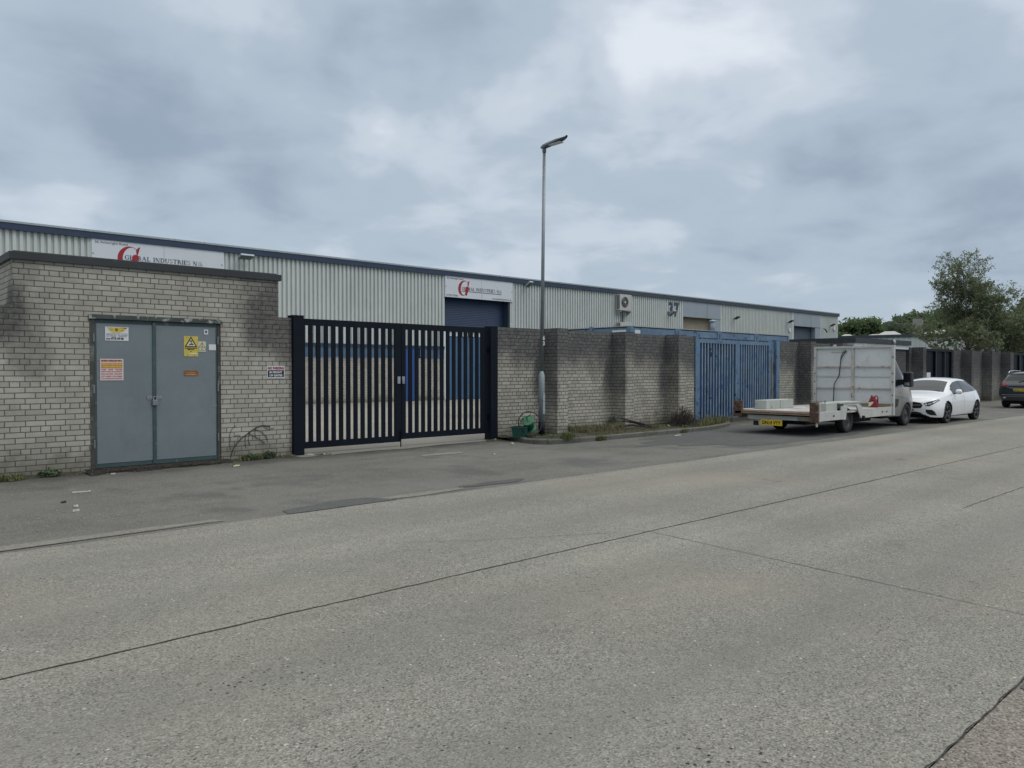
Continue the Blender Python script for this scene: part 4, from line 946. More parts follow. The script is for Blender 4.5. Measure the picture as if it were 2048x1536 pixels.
# doors
def shutter(x0, x1, z0, z1, m, dep=.45, name='shutter_door'):
    mb = MB(); z = z0; y = BY + dep
    while z < z1: mb.quad((x0, y, z), (x1, y, z), (x1, y + .02, min(z1, z + .09)), (x0, y + .02, min(z1, z + .09))).quad((x0, y + .02, min(z1, z + .09)), (x1, y + .02, min(z1, z + .09)), (x1, y, min(z1, z + .1)), (x0, y, min(z1, z + .1))); z += .1
    return mb.build(name, m, unit)
zw = onY(940, 664, BY + .3)
shutter(D2[0], D2[1], 4.05, SZ0 + .1, 'shutter_blue')
dpn = MB().box(D2[0] + .02, D2[1] - .02, BY + .30, BY + .34, .02, 3.60).build('sliding_door', 'door_lblue', unit)
ws = MB(); nwin = 10; wq = (D2[1] - D2[0]) / nwin
for i in range(nwin): ws.box(D2[0] + i * wq + .08, D2[0] + (i + 1) * wq - .03, BY + .31, BY + .33, 3.66, 3.98)
ws.build('window', 'panel_white', dpn)
for i in range(6): MB().box(D2[0] + .3 + i * .85, D2[0] + .34 + i * .85, BY + .285, BY + .299, .1, 3.5).build('rib', 'cont_blue', dpn)
MB().box(D2[0] - .004, D2[0] + .09, BY + .003, BY + .28, .02, 4.0).build('door_jamb', 'panel_white', unit)
MB().box(D2[1] - .02, D2[1] + .14, BY + .02, BY + .5, .02, SZ0).build('door_jamb', 'fascia_grey', unit)
MB().box(D2[0] + .1, D2[1] - .03, BY + .2, BY + .5, 3.985, 4.05).build('rail', 'shutter_blue', unit)
for (P, zb, m) in ((P3, PZ0, 'shutter_beige'), (P4, PZ0 - .02, 'shutter_slate')):
    MB().box(P[0] + .002, P[1] - .002, BY - .02, BY + .08, zb, EZ - .30).build('header_panel', 'panel_grey', unit)
    MB().box(P[0] + (P[1] - P[0]) * .62, P[0] + (P[1] - P[0]) * .625, BY - .026, BY - .021, zb, EZ - .30).build('trim', 'fascia_grey', unit)
    w_ = P[1] - P[0]; shutter(P[0], P[0] + w_ * .80, .02, zb + .1, m, .40)
    MB().box(P[0] + w_ * .80, P[1] - .001, BY + .02, BY + .55, .02, zb + .1).build('door_jamb', 'panel_grey', unit)
# ---- company boards
def company_board(x0, x1, z0, z1, label, full):
    o = thing('company_sign', ((x0 + x1) / 2, BY, z0), label, 'sign', 'company sign boards on the industrial unit')
    MB().box(x0, x1, BY - .07, BY - .02, z0, z1).build('board', 'sign_white', o)
    y = BY - .075; w = x1 - x0; h = z1 - z0
    MB().box(x0 + .52 * w, x0 + .5215 * w, y, y + .004, z0, z1).build('seam', 'ink_grey', o)
    big_g(x0 + .180 * w, y, z0 + .11 * h, .155 * w, .74 * h, 'ink_red', o)
    marks, k = serif_word('GLoBAL INDUSTRIES N', x0 + .230 * w, y - .004, z0 + .385 * h, .155 * h, .555 * w, 'ink_navy', o)
    MB().lathe((marks['o'], y - .002, z0 + .46 * h), (0, -1, 0), [(.026 * w, 0), (.026 * w, .003)], 20).build('red_dot', 'ink_red', o)
    MB().box(x0 + .230 * w, x0 + .82 * w, y - .004, y - .002, z0 + .33 * h, z0 + .345 * h).build('underline', 'ink_red', o)
    MB().box(x0 + .230 * w, x0 + .82 * w, y - .004, y - .002, z0 + .315 * h, z0 + .325 * h).build('underline', 'ink_navy', o)
    text_on_wall('(W)', x0 + .79 * w, y - .003, z0 + .48 * h, .05 * h, 'ink_navy', o)
    text_on_wall('LTD', x0 + .787 * w, y - .003, z0 + .385 * h, .065 * h, 'ink_navy', o, width=.035 * w)
    text_on_wall('36 Arkwright Road', x0 + .02 * w, y, z1 - .135 * h, .085 * h, 'ink_grey', o, width=.23 * w, bold=.002)
    text_on_wall('01928 577066', x0 + .015 * w, y, z0 + .05 * h, .09 * h, 'ink_grey', o, width=.16 * w, bold=.002)
    text_on_wall('www.globalindustries.co.uk', x0 + .68 * w, y, z0 + .05 * h, .09 * h, 'ink_grey', o, width=.30 * w, bold=.002)
    sc = MB()
    for sx in (.01, .985): sc.lathe((x0 + sx * w, y, z0 + .5 * h), (0, -1, 0), [(.03, 0), (.02, .01)], 8)
    sc.build('screw', 'ink_grey', o)
company_board(S1[0], S1[1], SZ0, SZ1 + .005, 'company sign board with the red letter G, above the substation hut roof', False)
company_board(S2[0], S2[1], SZ0, SZ1 + .005, 'company sign board with the red letter G, above the dark blue shutter', True)
o = thing('unit_number', (onY(1347, 618, BY).x, BY, 5.4), 'large dark blue number 37 on the corrugated wall', 'number')
a = onY(1336, 631, BY); b = onY(1358, 604, BY)
text_on_wall('37', a.x, BY - .012, a.z + .02, (b.z - a.z) * .93, 'ink_navy', o, width=b.x - a.x, bold=.05)
# ---- lights, alarm boxes, air conditioners
def floodlight(px, py, label, wide=.55, group='lights on the industrial unit', tilt=.25):
    p = onY(px, py, BY); x, z = p.x, p.z
    t = thing('floodlight', (x, BY, z), label, 'light', group)
    MB().box(x - .05, x + .05, BY - .30, BY - .02, z + .06, z + .11).box(x - .16, x + .16, BY - .05, BY - .021, z - .02, z + .16).build('bracket', 'galv', t)
    hx = wide / 2; y0, y1 = BY - .62, BY - .20
    MB().prism([(y0, z - .10 + tilt), (y1, z - .13), (y1, z + .02), (y0 + .08, z - .02 + tilt)], x - hx, x + hx, 'yz').build('housing', 'galv_light', t)
    MB().poly([(x - hx + .03, y0 + .02, z - .108 + tilt), (x + hx - .03, y0 + .02, z - .108 + tilt), (x + hx - .03, y1 - .03, z - .138), (x - hx + .03, y1 - .03, z - .138)]).build('lens', 'lamp_grey', t)
    return t
floodlight(485, 514, 'wide grey floodlight right of the left company sign', .62, tilt=.10)
floodlight(1050, 571, 'small grey floodlight right of the company sign over the blue shutter', .30)
floodlight(1337, 627, 'grey floodlight just below the number 37', .35)
for (px, py, lab) in ((1467, 638, 'black wall light on the corrugated wall, right of the flue pipe'), (1575, 645, 'black wall light left of the far slate shutter'), (1659, 652, 'black wall light near the right end of the corrugated building')):
    p = onY(px, py, BY); t = thing('wall_light', (p.x, BY, p.z), lab, 'light', 'lights on the industrial unit')
    MB().box(p.x - .05, p.x + .05, BY - .2, BY - .021, p.z - .04, p.z + .04).build('arm', 'plastic_black', t)
    MB().prism([(BY - .55, p.z + .12), (BY - .18, p.z - .06), (BY - .18, p.z + .06), (BY - .50, p.z + .22)], p.x - .18, p.x + .18, 'yz').build('head', 'plastic_black', t, bevel=.01)
for (px, py, lab) in ((1578, 660, 'white alarm box below the light left of the far slate shutter'), (1667, 657, 'white alarm box at the right end of the corrugated building')):
    p = onY(px, py, BY); t = thing('alarm_box', (p.x, BY, p.z), lab, 'alarm box', 'alarm boxes on the industrial unit')
    MB().prism([(p.x - .17, p.z - .05), (p.x - .11, p.z - .19), (p.x + .11, p.z - .19), (p.x + .17, p.z - .05), (p.x + .14, p.z + .17), (p.x - .14, p.z + .17)], BY - .12, BY - .021).build('cover', 'paper', t, bevel=.01)
    MB().lathe((p.x, BY - .07, p.z - .19), (0, 0, -1), [(.04, .002), (.03, .05)], 10).build('strobe', 'lamp_grey', t)
p = onY(1646, 661, BY); t = thing('security_camera', (p.x, BY, p.z), 'small black security camera beside the far slate shutter', 'camera')
MB().box(p.x - .03, p.x + .03, BY - .2, BY - .021, p.z + .12, p.z + .18).build('arm', 'plastic_black', t); MB().tube([(p.x - .03, BY - .2, p.z + .15), (p.x + .1, BY - .38, p.z - .2)], .06, 10).build('camera_body', 'plastic_black', t)
def ac_unit(px0, py0, px1, py1, label, fan=True, dep=.42):
    a = onY(px0, py0, BY - dep); b = onY(px1, py1, BY - dep); x0, x1, z1, z0 = a.x, b.x, a.z, b.z
    t = thing('air_conditioner', ((x0 + x1) / 2, BY, z0), label, 'air conditioner', 'air conditioners on the industrial unit')
    y0 = BY - dep; y1 = BY - .06
    MB().box(x0, x1, y0, y1, z0, z1).build('casing', 'ac_white', t, bevel=.015)
    sg = MB(); 
    for q in (.12, .5): sg.box(x0 - .006, x0 - .002, y0 + q * (y1 - y0), y0 + (q + .26) * (y1 - y0), z0 + .1, z1 - .06)
    sg.build('side_grille', 'lamp_grey', t)
    if fan:
        cx, cz, r = x0 + (x1 - x0) * .42, (z0 + z1) / 2 + .02, min(x1 - x0, z1 - z0) * .33
        MB().lathe((cx, y0 - .003, cz), (0, -1, 0), [(r, 0), (r, .012)], 28).build('fan_recess', 'under', t)
        gl = MB()
        for rr in (r, r * .85, r * .7, r * .55, r * .4): gl.tube([(cx + rr * math.cos(k * math.pi / 12), y0 - .022, cz + rr * math.sin(k * math.pi / 12)) for k in range(25)], .008, 4)
        for k in range(12): gl.tube([(cx + r * .2 * math.cos(k * math.pi / 6), y0 - .022, cz + r * .2 * math.sin(k * math.pi / 6)), (cx + r * math.cos(k * math.pi / 6), y0 - .022, cz + r * math.sin(k * math.pi / 6))], .007, 4)
        gl.build('fan_guard', 'galv', t)
        MB().lathe((cx, y0 - .02, cz), (0, -1, 0), [(r * .24, 0), (r * .24, .02)], 16).build('hub', 'ac_white', t)
    MB().box(x0 + .05, x0 + .12, y0 - .02, BY - .02, z0 - .12, z0 - .03).box(x1 - .12, x1 - .05, y0 - .02, BY - .02, z0 - .12, z0 - .03).prism([(y0, z0 - .12), (BY - .03, z0 - .12), (BY - .03, z0 - .38)], x0 + .07, x0 + .10, 'yz').prism([(y0, z0 - .12), (BY - .03, z0 - .12), (BY - .03, z0 - .38)], x1 - .10, x1 - .07, 'yz').build('bracket', 'galv_light', t)
    return t, x0, x1, z0, z1
t, x0, x1, z0, z1 = ac_unit(1240, 588, 1263, 622, 'cream air conditioning unit with a round fan, high on the corrugated wall')
pm = MB().tube([((x0 + x1) / 2 - .05, BY - .15, z0 - .02), ((x0 + x1) / 2, BY - .12, z0 - .4), ((x0 + x1) / 2 - .03, BY - .1, z0 - .95)], .035, 6).build('pipe', 'plastic_black', t)
MB().tube([((x0 + x1) / 2 + .15, BY - .15, z0 - .02), ((x0 + x1) / 2 + .12, BY - .12, z0 - .5), ((x0 + x1) / 2 + .13, BY - .1, z0 - .95)], .02, 6).build('pipe', 'galv', t)
ac_unit(1241, 644, 1266, 670, 'lower air conditioning unit half hidden behind the first blue container', fan=False)

# ---- low far building
w0 = atT(1672, 672, 96); w1 = atT(2090, 668, 84)
fbn = thing('low_warehouse', ((w0.x + w1.x) / 2, (w0.y + w1.y) / 2, 0), 'low white clad building with domed rooflights, behind the bushy tree', 'building')
dv = Vector((w1.x - w0.x, w1.y - w0.y, 0)); Ln = dv.length; dv.normalize(); nv = Vector((-dv.y, dv.x, 0))
if nv.x < 0: nv = -nv
def FW(u, d, z): p = Vector((w0.x, w0.y, 0)) + dv * u + nv * d; return (p.x, p.y, z)
HZ = w0.z
mb = MB(); u = 0
while u < Ln:
    for a, b, o0, o1 in ((0, .25, 0, 0), (.25, .32, 0, .06), (.32, .52, .06, .06), (.52, .6, .06, 0)): mb.quad(FW(u + a, o0, 0), FW(u + b, o1, 0), FW(u + b, o1, HZ - .35), FW(u + a, o0, HZ - .35))
    u += .6
mb.build('cladding', 'clad', fbn)
def fbox(u0, u1, d0, d1, z0, z1, nm, m):
    b = MB(); i = 0; V = [FW(u0, d0, z0), FW(u1, d0, z0), FW(u1, d1, z0), FW(u0, d1, z0), FW(u0, d0, z1), FW(u1, d0, z1), FW(u1, d1, z1), FW(u0, d1, z1)]
    b.v = V; b.f = [(0, 3, 2, 1), (4, 5, 6, 7), (0, 1, 5, 4), (1, 2, 6, 5), (2, 3, 7, 6), (3, 0, 4, 7)]; return b.build(nm, m, fbn)
fbox(-.2, Ln + .2, -.12, 30, HZ - .345, HZ, 'roof_edge', 'fascia_grey'); fbox(.1, Ln - .1, .3, 30, 0, HZ - .4, 'core', 'panel_grey')
for (px, wd, hh) in ((1682, 1.6, .35), (1752, 3.2, .28), (1779, 3.2, .6), (1870, 3.5, .4), (1890, 4, .6)):
    k = (px - 1672) / (2090 - 1672) * Ln
    b = MB(); c_ = [FW(k - wd / 2, 3, HZ + .002), FW(k + wd / 2, 3, HZ + .002), FW(k + wd / 2, 6, HZ + .002), FW(k - wd / 2, 6, HZ + .002), FW(k - wd / 6, 4, HZ + hh), FW(k + wd / 6, 4, HZ + hh), FW(k + wd / 6, 5, HZ + hh), FW(k - wd / 6, 5, HZ + hh)]
    b.v = c_; b.f = [(0, 3, 2, 1), (4, 5, 6, 7), (0, 1, 5, 4), (1, 2, 6, 5), (2, 3, 7, 6), (3, 0, 4, 7)]; b.build('rooflight', 'ac_white', fbn)
k = (1831 - 1672) / (2090 - 1672) * Ln
fbox(k - .55, k + .55, 8, 9.2, HZ + .01, HZ + 2.3, 'chimney', 'concrete_yard')
fbox(Ln * .795, Ln * .845, -.15, -.02, .0, 3.2, 'door', 'leaf_dark')

# ================================================================== LAMP POST
LX, LY = 13.05, 13.22
lamp = thing('lamp_post', (LX, LY, .1), 'tall galvanised lamp post with a black base band, in front of the pier wall', 'lamp post')
tp = Vector((LX + .045, LY - .04, 7.02))
MB().tube([(LX, LY, .05), (LX, LY, .42)], .078, 20).build('base_band', 'black_paint', lamp, smooth=True)
MB().lathe((LX, LY, 0), (0, 0, 1), [(.075, .421), (.075, 1.50), (.070, 1.56), (.048, 1.62), (.046, 1.64)], 20).build('base_column', 'galv_light', lamp, smooth=True)
MB().tube([(LX, LY, 1.64), tuple(tp)], [.046, .036], 16).build('pole', 'galv', lamp, smooth=True)
dr_ = MB().box(LX - .035, LX + .035, LY - .082, LY - .072, .62, 1.12).build('inspection_door', 'galv_light', lamp)
# lantern pointing across the road
hd = MB(); prof = [(-.09, .045, .03, .09), (-.02, .06, .01, .12), (.15, .085, .025, .125), (.45, .10, .04, .13), (.60, .09, .055, .12), (.70, .06, .075, .112), (.74, .03, .09, .108)]
for (u, hw, zl, zh) in prof:
    y = tp.y - u; z = tp.z + u * .05
    for (dx, zz) in ((-hw, zl + .02), (-hw * .7, zl), (hw * .7, zl), (hw, zl + .02), (hw * .75, zh - .02), (0, zh), (-hw * .75, zh - .02)): hd.v.append((tp.x + dx, y, z - .04 + zz))
for i in range(len(prof) - 1):
    for j in range(7): hd.f.append((i * 7 + j, i * 7 + (j + 1) % 7, (i + 1) * 7 + (j + 1) % 7, (i + 1) * 7 + j))
hd.f.append(tuple(range(7))); hd.f.append(tuple(reversed(range((len(prof) - 1) * 7, len(prof) * 7))))
lh = hd.build('lamp_head', 'lamp_grey', lamp, smooth=False, bevel=.006)
MB().box(tp.x - .07, tp.x + .07, tp.y - .58, tp.y - .2, tp.z - .002, tp.z + .012).build('lens', 'lens', lh)
MB().tube([(tp.x, tp.y, tp.z - .12), (tp.x, tp.y, tp.z - .01)], .048, 14).build('collar', 'lamp_grey', lamp)
nb_ = thing('post_number', (LX + .03, LY - .06, 2.28), 'small pale 63 number stuck on the lamp post', 'number')
for i, c_ in enumerate('63'): text_on_wall(c_, LX - .015, LY - .055, 2.40 - i * .13, .10, 'paper', nb_, bold=.004)

# ================================================================== VEHICLES
def cr_(p0, p1, p2, p3, t): return .5 * ((2 * p1) + (p2 - p0) * t + (2 * p0 - 5 * p1 + 4 * p2 - p3) * t * t + (3 * p1 - p0 - 3 * p2 + p3) * t ** 3)
def curve(keys, s):
    """monotone-ish interpolation of (s, value) keys"""
    if s <= keys[0][0]: return keys[0][1]
    if s >= keys[-1][0]: return keys[-1][1]
    for i in range(len(keys) - 1):
        if keys[i][0] <= s <= keys[i + 1][0]:
            (a, va), (b, vb) = keys[i], keys[i + 1]; t = (s - a) / (b - a)
            def slope(j):
                if j <= 0 or j >= len(keys) - 1: return None
                d0 = (keys[j][1] - keys[j - 1][1]) / (keys[j][0] - keys[j - 1][0]); d1 = (keys[j + 1][1] - keys[j][1]) / (keys[j + 1][0] - keys[j][0])
                if d0 * d1 <= 0: return 0.0
                return 2 * d0 * d1 / (d0 + d1)
            d = (vb - va) / (b - a); m0 = slope(i); m1 = slope(i + 1); m0 = d if m0 is None else m0; m1 = d if m1 is None else m1
            h = b - a; t2, t3 = t * t, t ** 3
            return (2 * t3 - 3 * t2 + 1) * va + (t3 - 2 * t2 + t) * h * m0 + (-2 * t3 + 3 * t2) * vb + (t3 - t2) * h * m1
NL, NU, NT = 12, 8, 10
class Car:
    """body shell lofted from curves over s (metres behind the nose); x = nose + dirx * s"""
    def __init__(c, nose, yc, dirx, length, K, wheels, wr, step=.035):
        c.nose, c.yc, c.d, c.L, c.K = nose, yc, dirx, length, K; c.wheels, c.wr = wheels, wr
        ss = [0]; s = 0
        while s < length - 1e-6:
            st = step if .12 < s < length - .12 else step * .45
            s = min(length, s + st); ss.append(s)
        c.ss = ss; c.grid = [c.section(s) for s in ss]
    def section(c, s):
        K = c.K; g = lambda n: curve(K[n], s)
        zb, wb, wm, zs, ws, zr, wr, zt = g('zb'), g('wb'), g('wm'), g('zs'), g('ws'), g('zr'), g('wr'), g('zt')
        P = []
        for i in range(NL + 1):
            t = i / NL; z = zb + (zs - zb) * t
            w = (1 - t) ** 2 * wb + 2 * t * (1 - t) * (2 * wm - .5 * wb - .5 * ws) + t * t * ws
            P.append((w, z))
        for i in range(1, NU + 1):
            t = i / NU; P.append((ws + (wr - ws) * t + .018 * math.sin(math.pi * t), zs + (zr - zs) * t))
        for i in range(1, NT + 1):
            t = i / NT; P.append((wr * (1 - t), zr + (zt - zr) * (1 - (1 - t) ** 2.2)))
        return P
    def pt(c, s, w, z, side): return (c.nose + c.d * s, c.yc + side * w, z)
    def build(c, body, mbody, glass, parent, regions, gname):
        """regions(s, k, z) -> None for body, or a key in `glass`"""
        parts = {}
        nk = NL + NU + NT
        for side in (-1, 1):
            for i in range(len(c.ss) - 1):
                sm = (c.ss[i] + c.ss[i + 1]) / 2
                for k in range(nk):
                    a, b, d_, e_ = c.grid[i][k], c.grid[i + 1][k], c.grid[i + 1][k + 1], c.grid[i][k + 1]
                    zm = (a[1] + b[1] + d_[1] + e_[1]) / 4; wm_ = (a[0] + d_[0]) / 2
                    if k < NL and any((sm - w) ** 2 + (zm - c.wr * .98) ** 2 < (c.wr + .055) ** 2 for w in c.wheels): continue
                    key = regions(sm, k, zm, side, wm_)
                    q = parts.setdefault(key, MB())
                    V = [c.pt(c.ss[i], a[0], a[1], side), c.pt(c.ss[i + 1], b[0], b[1], side), c.pt(c.ss[i + 1], d_[0], d_[1], side), c.pt(c.ss[i], e_[0], e_[1], side)]
                    q.quad(*V)
        for end in (0, -1):
            s = c.ss[end]; G_ = c.grid[end]; pts = [c.pt(s, w, z, 1) for w, z in G_] + [c.pt(s, w, z, -1) for w, z in reversed(G_[:-1])]
            zc_ = (min(p[1] for p in G_) + max(p[1] for p in G_)) / 2; bul = (-1 if end == 0 else 1) * c.d * .012
            m = parts.setdefault(None, MB()); ct = (c.nose + c.d * s + bul, c.yc, zc_)
            for a, b in zip(pts, pts[1:] + pts[:1]): m.poly([ct, a, b])
        objs = {}
        for key, q in parts.items():
            bm = bmesh.new(); vs = [bm.verts.new(v) for v in q.v]
            for f in q.f:
                try: bm.faces.new([vs[j] for j in f])
                except ValueError: pass
            bmesh.ops.remove_doubles(bm, verts=bm.verts, dist=.0006); bmesh.ops.recalc_face_normals(bm, faces=bm.faces)
            mb = MB(); bm.verts.index_update(); mb.v = [tuple(v.co) for v in bm.verts]; mb.f = [tuple(v.index for v in f.verts) for f in bm.faces]; 
            if key is None: c.bvh = BVHTree.FromBMesh(bm)
            bm.free()
            nm, mt_ = (body, mbody) if key is None else glass[key]
            o = mb.build(nm, mt_, parent, smooth=True); objs[key] = o
        # keep normals pointing outwards for the open shells
        full = bmesh.new()
        for side in (-1, 1):
            for i in range(len(c.ss) - 1):
                for k in range(nk):
                    q = [c.pt(c.ss[i], *c.grid[i][k], side), c.pt(c.ss[i + 1], *c.grid[i + 1][k], side), c.pt(c.ss[i + 1], *c.grid[i + 1][k + 1], side), c.pt(c.ss[i], *c.grid[i][k + 1], side)]
                    try: full.faces.new([full.verts.new(v) for v in q])
                    except ValueError: pass
        for end in (0, -1):
            s = c.ss[end]; G_ = c.grid[end]; full.faces.new([full.verts.new(c.pt(s, w, z, 1)) for w, z in G_] + [full.verts.new(c.pt(s, w, z, -1)) for w, z in reversed(G_[:-1])])
        c.full = BVHTree.FromBMesh(full); full.free()
        return objs
    def decal(c, name, outline, face, m, parent, lift=.006, side=-1, cuts=3):
        """outline on the body: face 'front'/'rear' in (y offset, z), 'side' in (s, z), 'top' in (s, y offset)"""
        bm = bmesh.new(); vs = [bm.verts.new((p[0], p[1], 0)) for p in outline]; f = bm.faces.new(vs)
        bmesh.ops.triangulate(bm, faces=[f])
        for _ in range(cuts):
            es = [e for e in bm.edges if e.calc_length() > .05]
            if es: bmesh.ops.subdivide_edges(bm, edges=es, cuts=1, use_grid_fill=False); bmesh.ops.triangulate(bm, faces=bm.faces[:])
        mb = MB(); bm.verts.index_update()
        for v in bm.verts:
            a, b = v.co.x, v.co.y
            if face == 'front': o, d = Vector((c.nose - c.d * 3, c.yc + a, b)), Vector((c.d, 0, 0))
            elif face == 'rear': o, d = Vector((c.nose + c.d * (c.L + 3), c.yc + a, b)), Vector((-c.d, 0, 0))
            elif face == 'side': o, d = Vector((c.nose + c.d * a, c.yc + side * 4, b)), Vector((0, -side, 0))
            else: o, d = Vector((c.nose + c.d * a, c.yc + b, 4)), Vector((0, 0, -1))
            h = c.full.ray_cast(o, d)[0]
            if h is None:
                h = c.full.find_nearest(o + d * 3)[0]
            mb.v.append(tuple(h - d * lift))
        mb.f = [tuple(v.index for v in f.verts) for f in bm.faces]; bm.free()
        return mb.build(name, m, parent)
    def wheel(c, s, side, parent, rim, width=.22, spokes=5, inset=.02, mr='rim_dark', wy=None):
        x = c.nose + c.d * s; w = (wy if wy else curve(c.K['wm'], s)) - inset
        return make_wheel(x, c.yc + side * w, side, c.wr, width, rim, spokes, mr, parent)
def make_wheel(x, y, side, r, width, rim, spokes, mr, parent, steel=False):
    """y is the outer face; side -1 faces the road"""
    ax = (0, side, 0); C_ = (x, y - side * width, r)
    w = MB().lathe(C_, ax, [(rim, .01), (r * .93, 0), (r, .03), (r + .002, width * .5), (r, width - .03), (r * .94, width), (rim + .012, width - .008), (rim, width - .03), (rim, width - .10)], 30, caps=False).build('wheel', 'tyre', parent, smooth=True)
    MB().lathe(C_, ax, [(rim, width - .13), (.02, width - .13)], 26, caps=False).build('brake_disc', 'under', w)
    rm = MB().lathe(C_, ax, [(rim + .002, width - .02), (rim - .018, width - .012), (rim - .025, width - .06)], 28, caps=False)
    if steel:
        rm.lathe(C_, ax, [(rim - .02, width - .05), (rim * .62, width - .02), (rim * .5, width - .035), (rim * .3, width - .005), (.01, width)], 24, caps=False)
    else:
        for k in range(spokes):
            a = 2 * math.pi * k / spokes + .3
            for off in (-.11, .11):
                a2 = a + off; p0 = Vector((x + math.cos(a) * .04, y - side * .035, r + math.sin(a) * .04)); p1 = Vector((x + math.cos(a2) * (rim - .015), y - side * .02, r + math.sin(a2) * (rim - .015)))
                rm.tube([p0, p1], [.020, .014], 6)
        rm.lathe(C_, ax, [(.055, width - .05), (.05, width - .02), (.01, width - .015)], 16, caps=False)
    rm.build('rim', mr, w, smooth=True)
    return w
def arch_band(c, s, side, parent, m, r0=.05, r1=.075, name='wheel_arch'):
    mb = MB(); R0 = c.wr + r0; n = 22; prev = None
    for i in range(n + 1):
        a = math.pi * i / n; row = []
        for rr, out in ((R0 - .02, .0), (R0, .004), (R0 + r1 - .05, .004)):
            ss = s + math.cos(a) * rr; zz = c.wr * .98 + math.sin(a) * rr
            sec = c.section(max(0, min(c.L, ss))); best = None
            zz2 = max(zz, sec[0][1])
            for k in range(NL + NU):
                if sec[k][1] <= zz2 <= sec[k + 1][1] + 1e-6:
                    t = (zz2 - sec[k][1]) / max(1e-6, sec[k + 1][1] - sec[k][1]); best = sec[k][0] + (sec[k + 1][0] - sec[k][0]) * t; break
            if best is None: best = sec[NL][0]
            row.append(c.pt(ss, best + out, zz, side))
        inner = list(row[0]); inner[1] -= side * .25; row = [tuple(inner)] + row
        if prev:
            for k in range(3): mb.quad(prev[k], row[k], row[k + 1], prev[k + 1])
        prev = row
    return mb.build(name, m, parent, smooth=False)

# ---- white hatchback, facing us
CL = 4.42; CN, CYC = 25.55, 9.50
K = dict(zb=[(0, .30), (.10, .22), (.6, .20), (1.2, .22), (3.3, .24), (4.0, .26), (4.42, .36)],
    wb=[(0, .52), (.08, .66), (.25, .77), (.6, .85), (1.3, .84), (3.2, .84), (4.0, .82), (4.3, .72), (4.42, .55)],
    wm=[(0, .58), (.08, .72), (.25, .82), (.55, .885), (1.0, .895), (2.2, .89), (3.5, .905), (4.0, .88), (4.3, .79), (4.42, .62)],
    zs=[(0, .66), (.12, .73), (.4, .80), (.9, .87), (1.4, .91), (2.2, .935), (3.2, .965), (3.9, .99), (4.25, .94), (4.42, .86)],
    ws=[(0, .50), (.08, .62), (.25, .72), (.6, .80), (1.2, .845), (2.2, .855), (3.3, .84), (3.9, .79), (4.25, .68), (4.42, .54)],
    zr=[(0, .68), (.12, .755), (.4, .835), (.9, .905), (1.12, .945), (1.5, 1.12), (1.85, 1.275), (2.1, 1.345), (2.6, 1.385), (3.2, 1.36), (3.7, 1.27), (4.0, 1.16), (4.28, .98), (4.42, .90)],
    wr=[(0, .44), (.12, .56), (.4, .66), (.9, .74), (1.12, .745), (1.5, .69), (1.85, .635), (2.1, .61), (2.6, .60), (3.2, .585), (3.7, .56), (4.0, .56), (4.28, .60), (4.42, .50)],
    zt=[(0, .69), (.12, .79), (.4, .885), (.9, .965), (1.12, 1.0), (1.5, 1.19), (1.85, 1.345), (2.1, 1.41), (2.6, 1.44), (3.2, 1.425), (3.7, 1.355), (3.95, 1.29), (4.28, 1.02), (4.42, .92)])
car = thing('parked_car', (CN + CL / 2, CYC, 0), 'white hatchback car facing the camera, parked in front of the flatbed van', 'car')
hc = Car(CN, CYC, 1, CL, K, (.98, 3.71), .325)
def regc(s, k, z, side, w):
    if k >= NL + NU:
        t = (k - NL - NU + .5) / NT
        if 1.16 < s < 1.86 and t > .06: return 'ws'
        if 4.0 < s < 4.26 and t > .08: return 'rw'
    if NL <= k < NL + NU:
        f = (k - NL + .5) / NU
        if 1.50 < s < 3.86 and .06 < f < .88:
            if s < 1.62 and f > .75: return None
            if 2.42 < s < 2.50 or 3.34 < s < 3.41: return 'pl'
            if s > 3.62 and f > 1.0 - (s - 3.62) * 1.2: return None
            if s < 2.42: return 'g1' if side < 0 else 'g1b'
            if s < 3.34: return 'g2' if side < 0 else 'g2b'
            return 'g3' if side < 0 else 'g3b'
    return None
gl = {'ws': ('windscreen', 'car_glass'), 'rw': ('rear_window', 'car_glass'), 'pl': ('pillar_trim', 'plastic_black')}
for q in ('g1', 'g1b', 'g2', 'g2b', 'g3', 'g3b'): gl[q] = ('side_window', 'car_glass')
hc.build('body', 'car_white', gl, car, regc, 'side_window')
MB().box(CN + .35, CN + CL - .3, CYC - .62, CYC + .62, .17, .6).box(CN + .7, CN + 1.3, CYC - .80, CYC + .80, .3, .72).box(CN + 3.4, CN + 4.0, CYC - .80, CYC + .80, .3, .72).build('underbody', 'under', car)
# grille with bar and ringed star, lower intakes, lamps
def ell(pts): return pts
gr = hc.decal('grille', [(-.43, .50), (-.47, .585), (-.42, .655), (-.2, .69), (.2, .69), (.42, .655), (.47, .585), (.43, .50), (.2, .475), (-.2, .475)], 'front', 'under', car, .010)
hc.decal('grille_bar', [(-.42, .575), (-.42, .598), (-.1, .598), (-.1, .572)], 'front', 'chrome', gr, .022)
hc.decal('grille_bar', [(.42, .575), (.42, .598), (.1, .598), (.1, .572)], 'front', 'chrome', gr, .022)
hit = hc.full.ray_cast(Vector((CN - 2, CYC, .588)), Vector((1, 0, 0)))[0]; ex = hit.x - .03
em = MB().tube([(ex, CYC + .088 * math.cos(a * math.pi / 12), .588 + .088 * math.sin(a * math.pi / 12)) for a in range(25)], .008, 6, caps=False)
for a in (90, 210, 330): em.tube([(ex, CYC, .588), (ex, CYC + .085 * math.cos(R(a)), .588 + .085 * math.sin(R(a)))], [.012, .004], 6)
em.build('emblem', 'chrome', gr)
hc.decal('lower_intake', [(-.60, .245), (-.40, .36), (-.2, .39), (.2, .39), (.40, .36), (.60, .245)], 'front', 'under', car, .008)
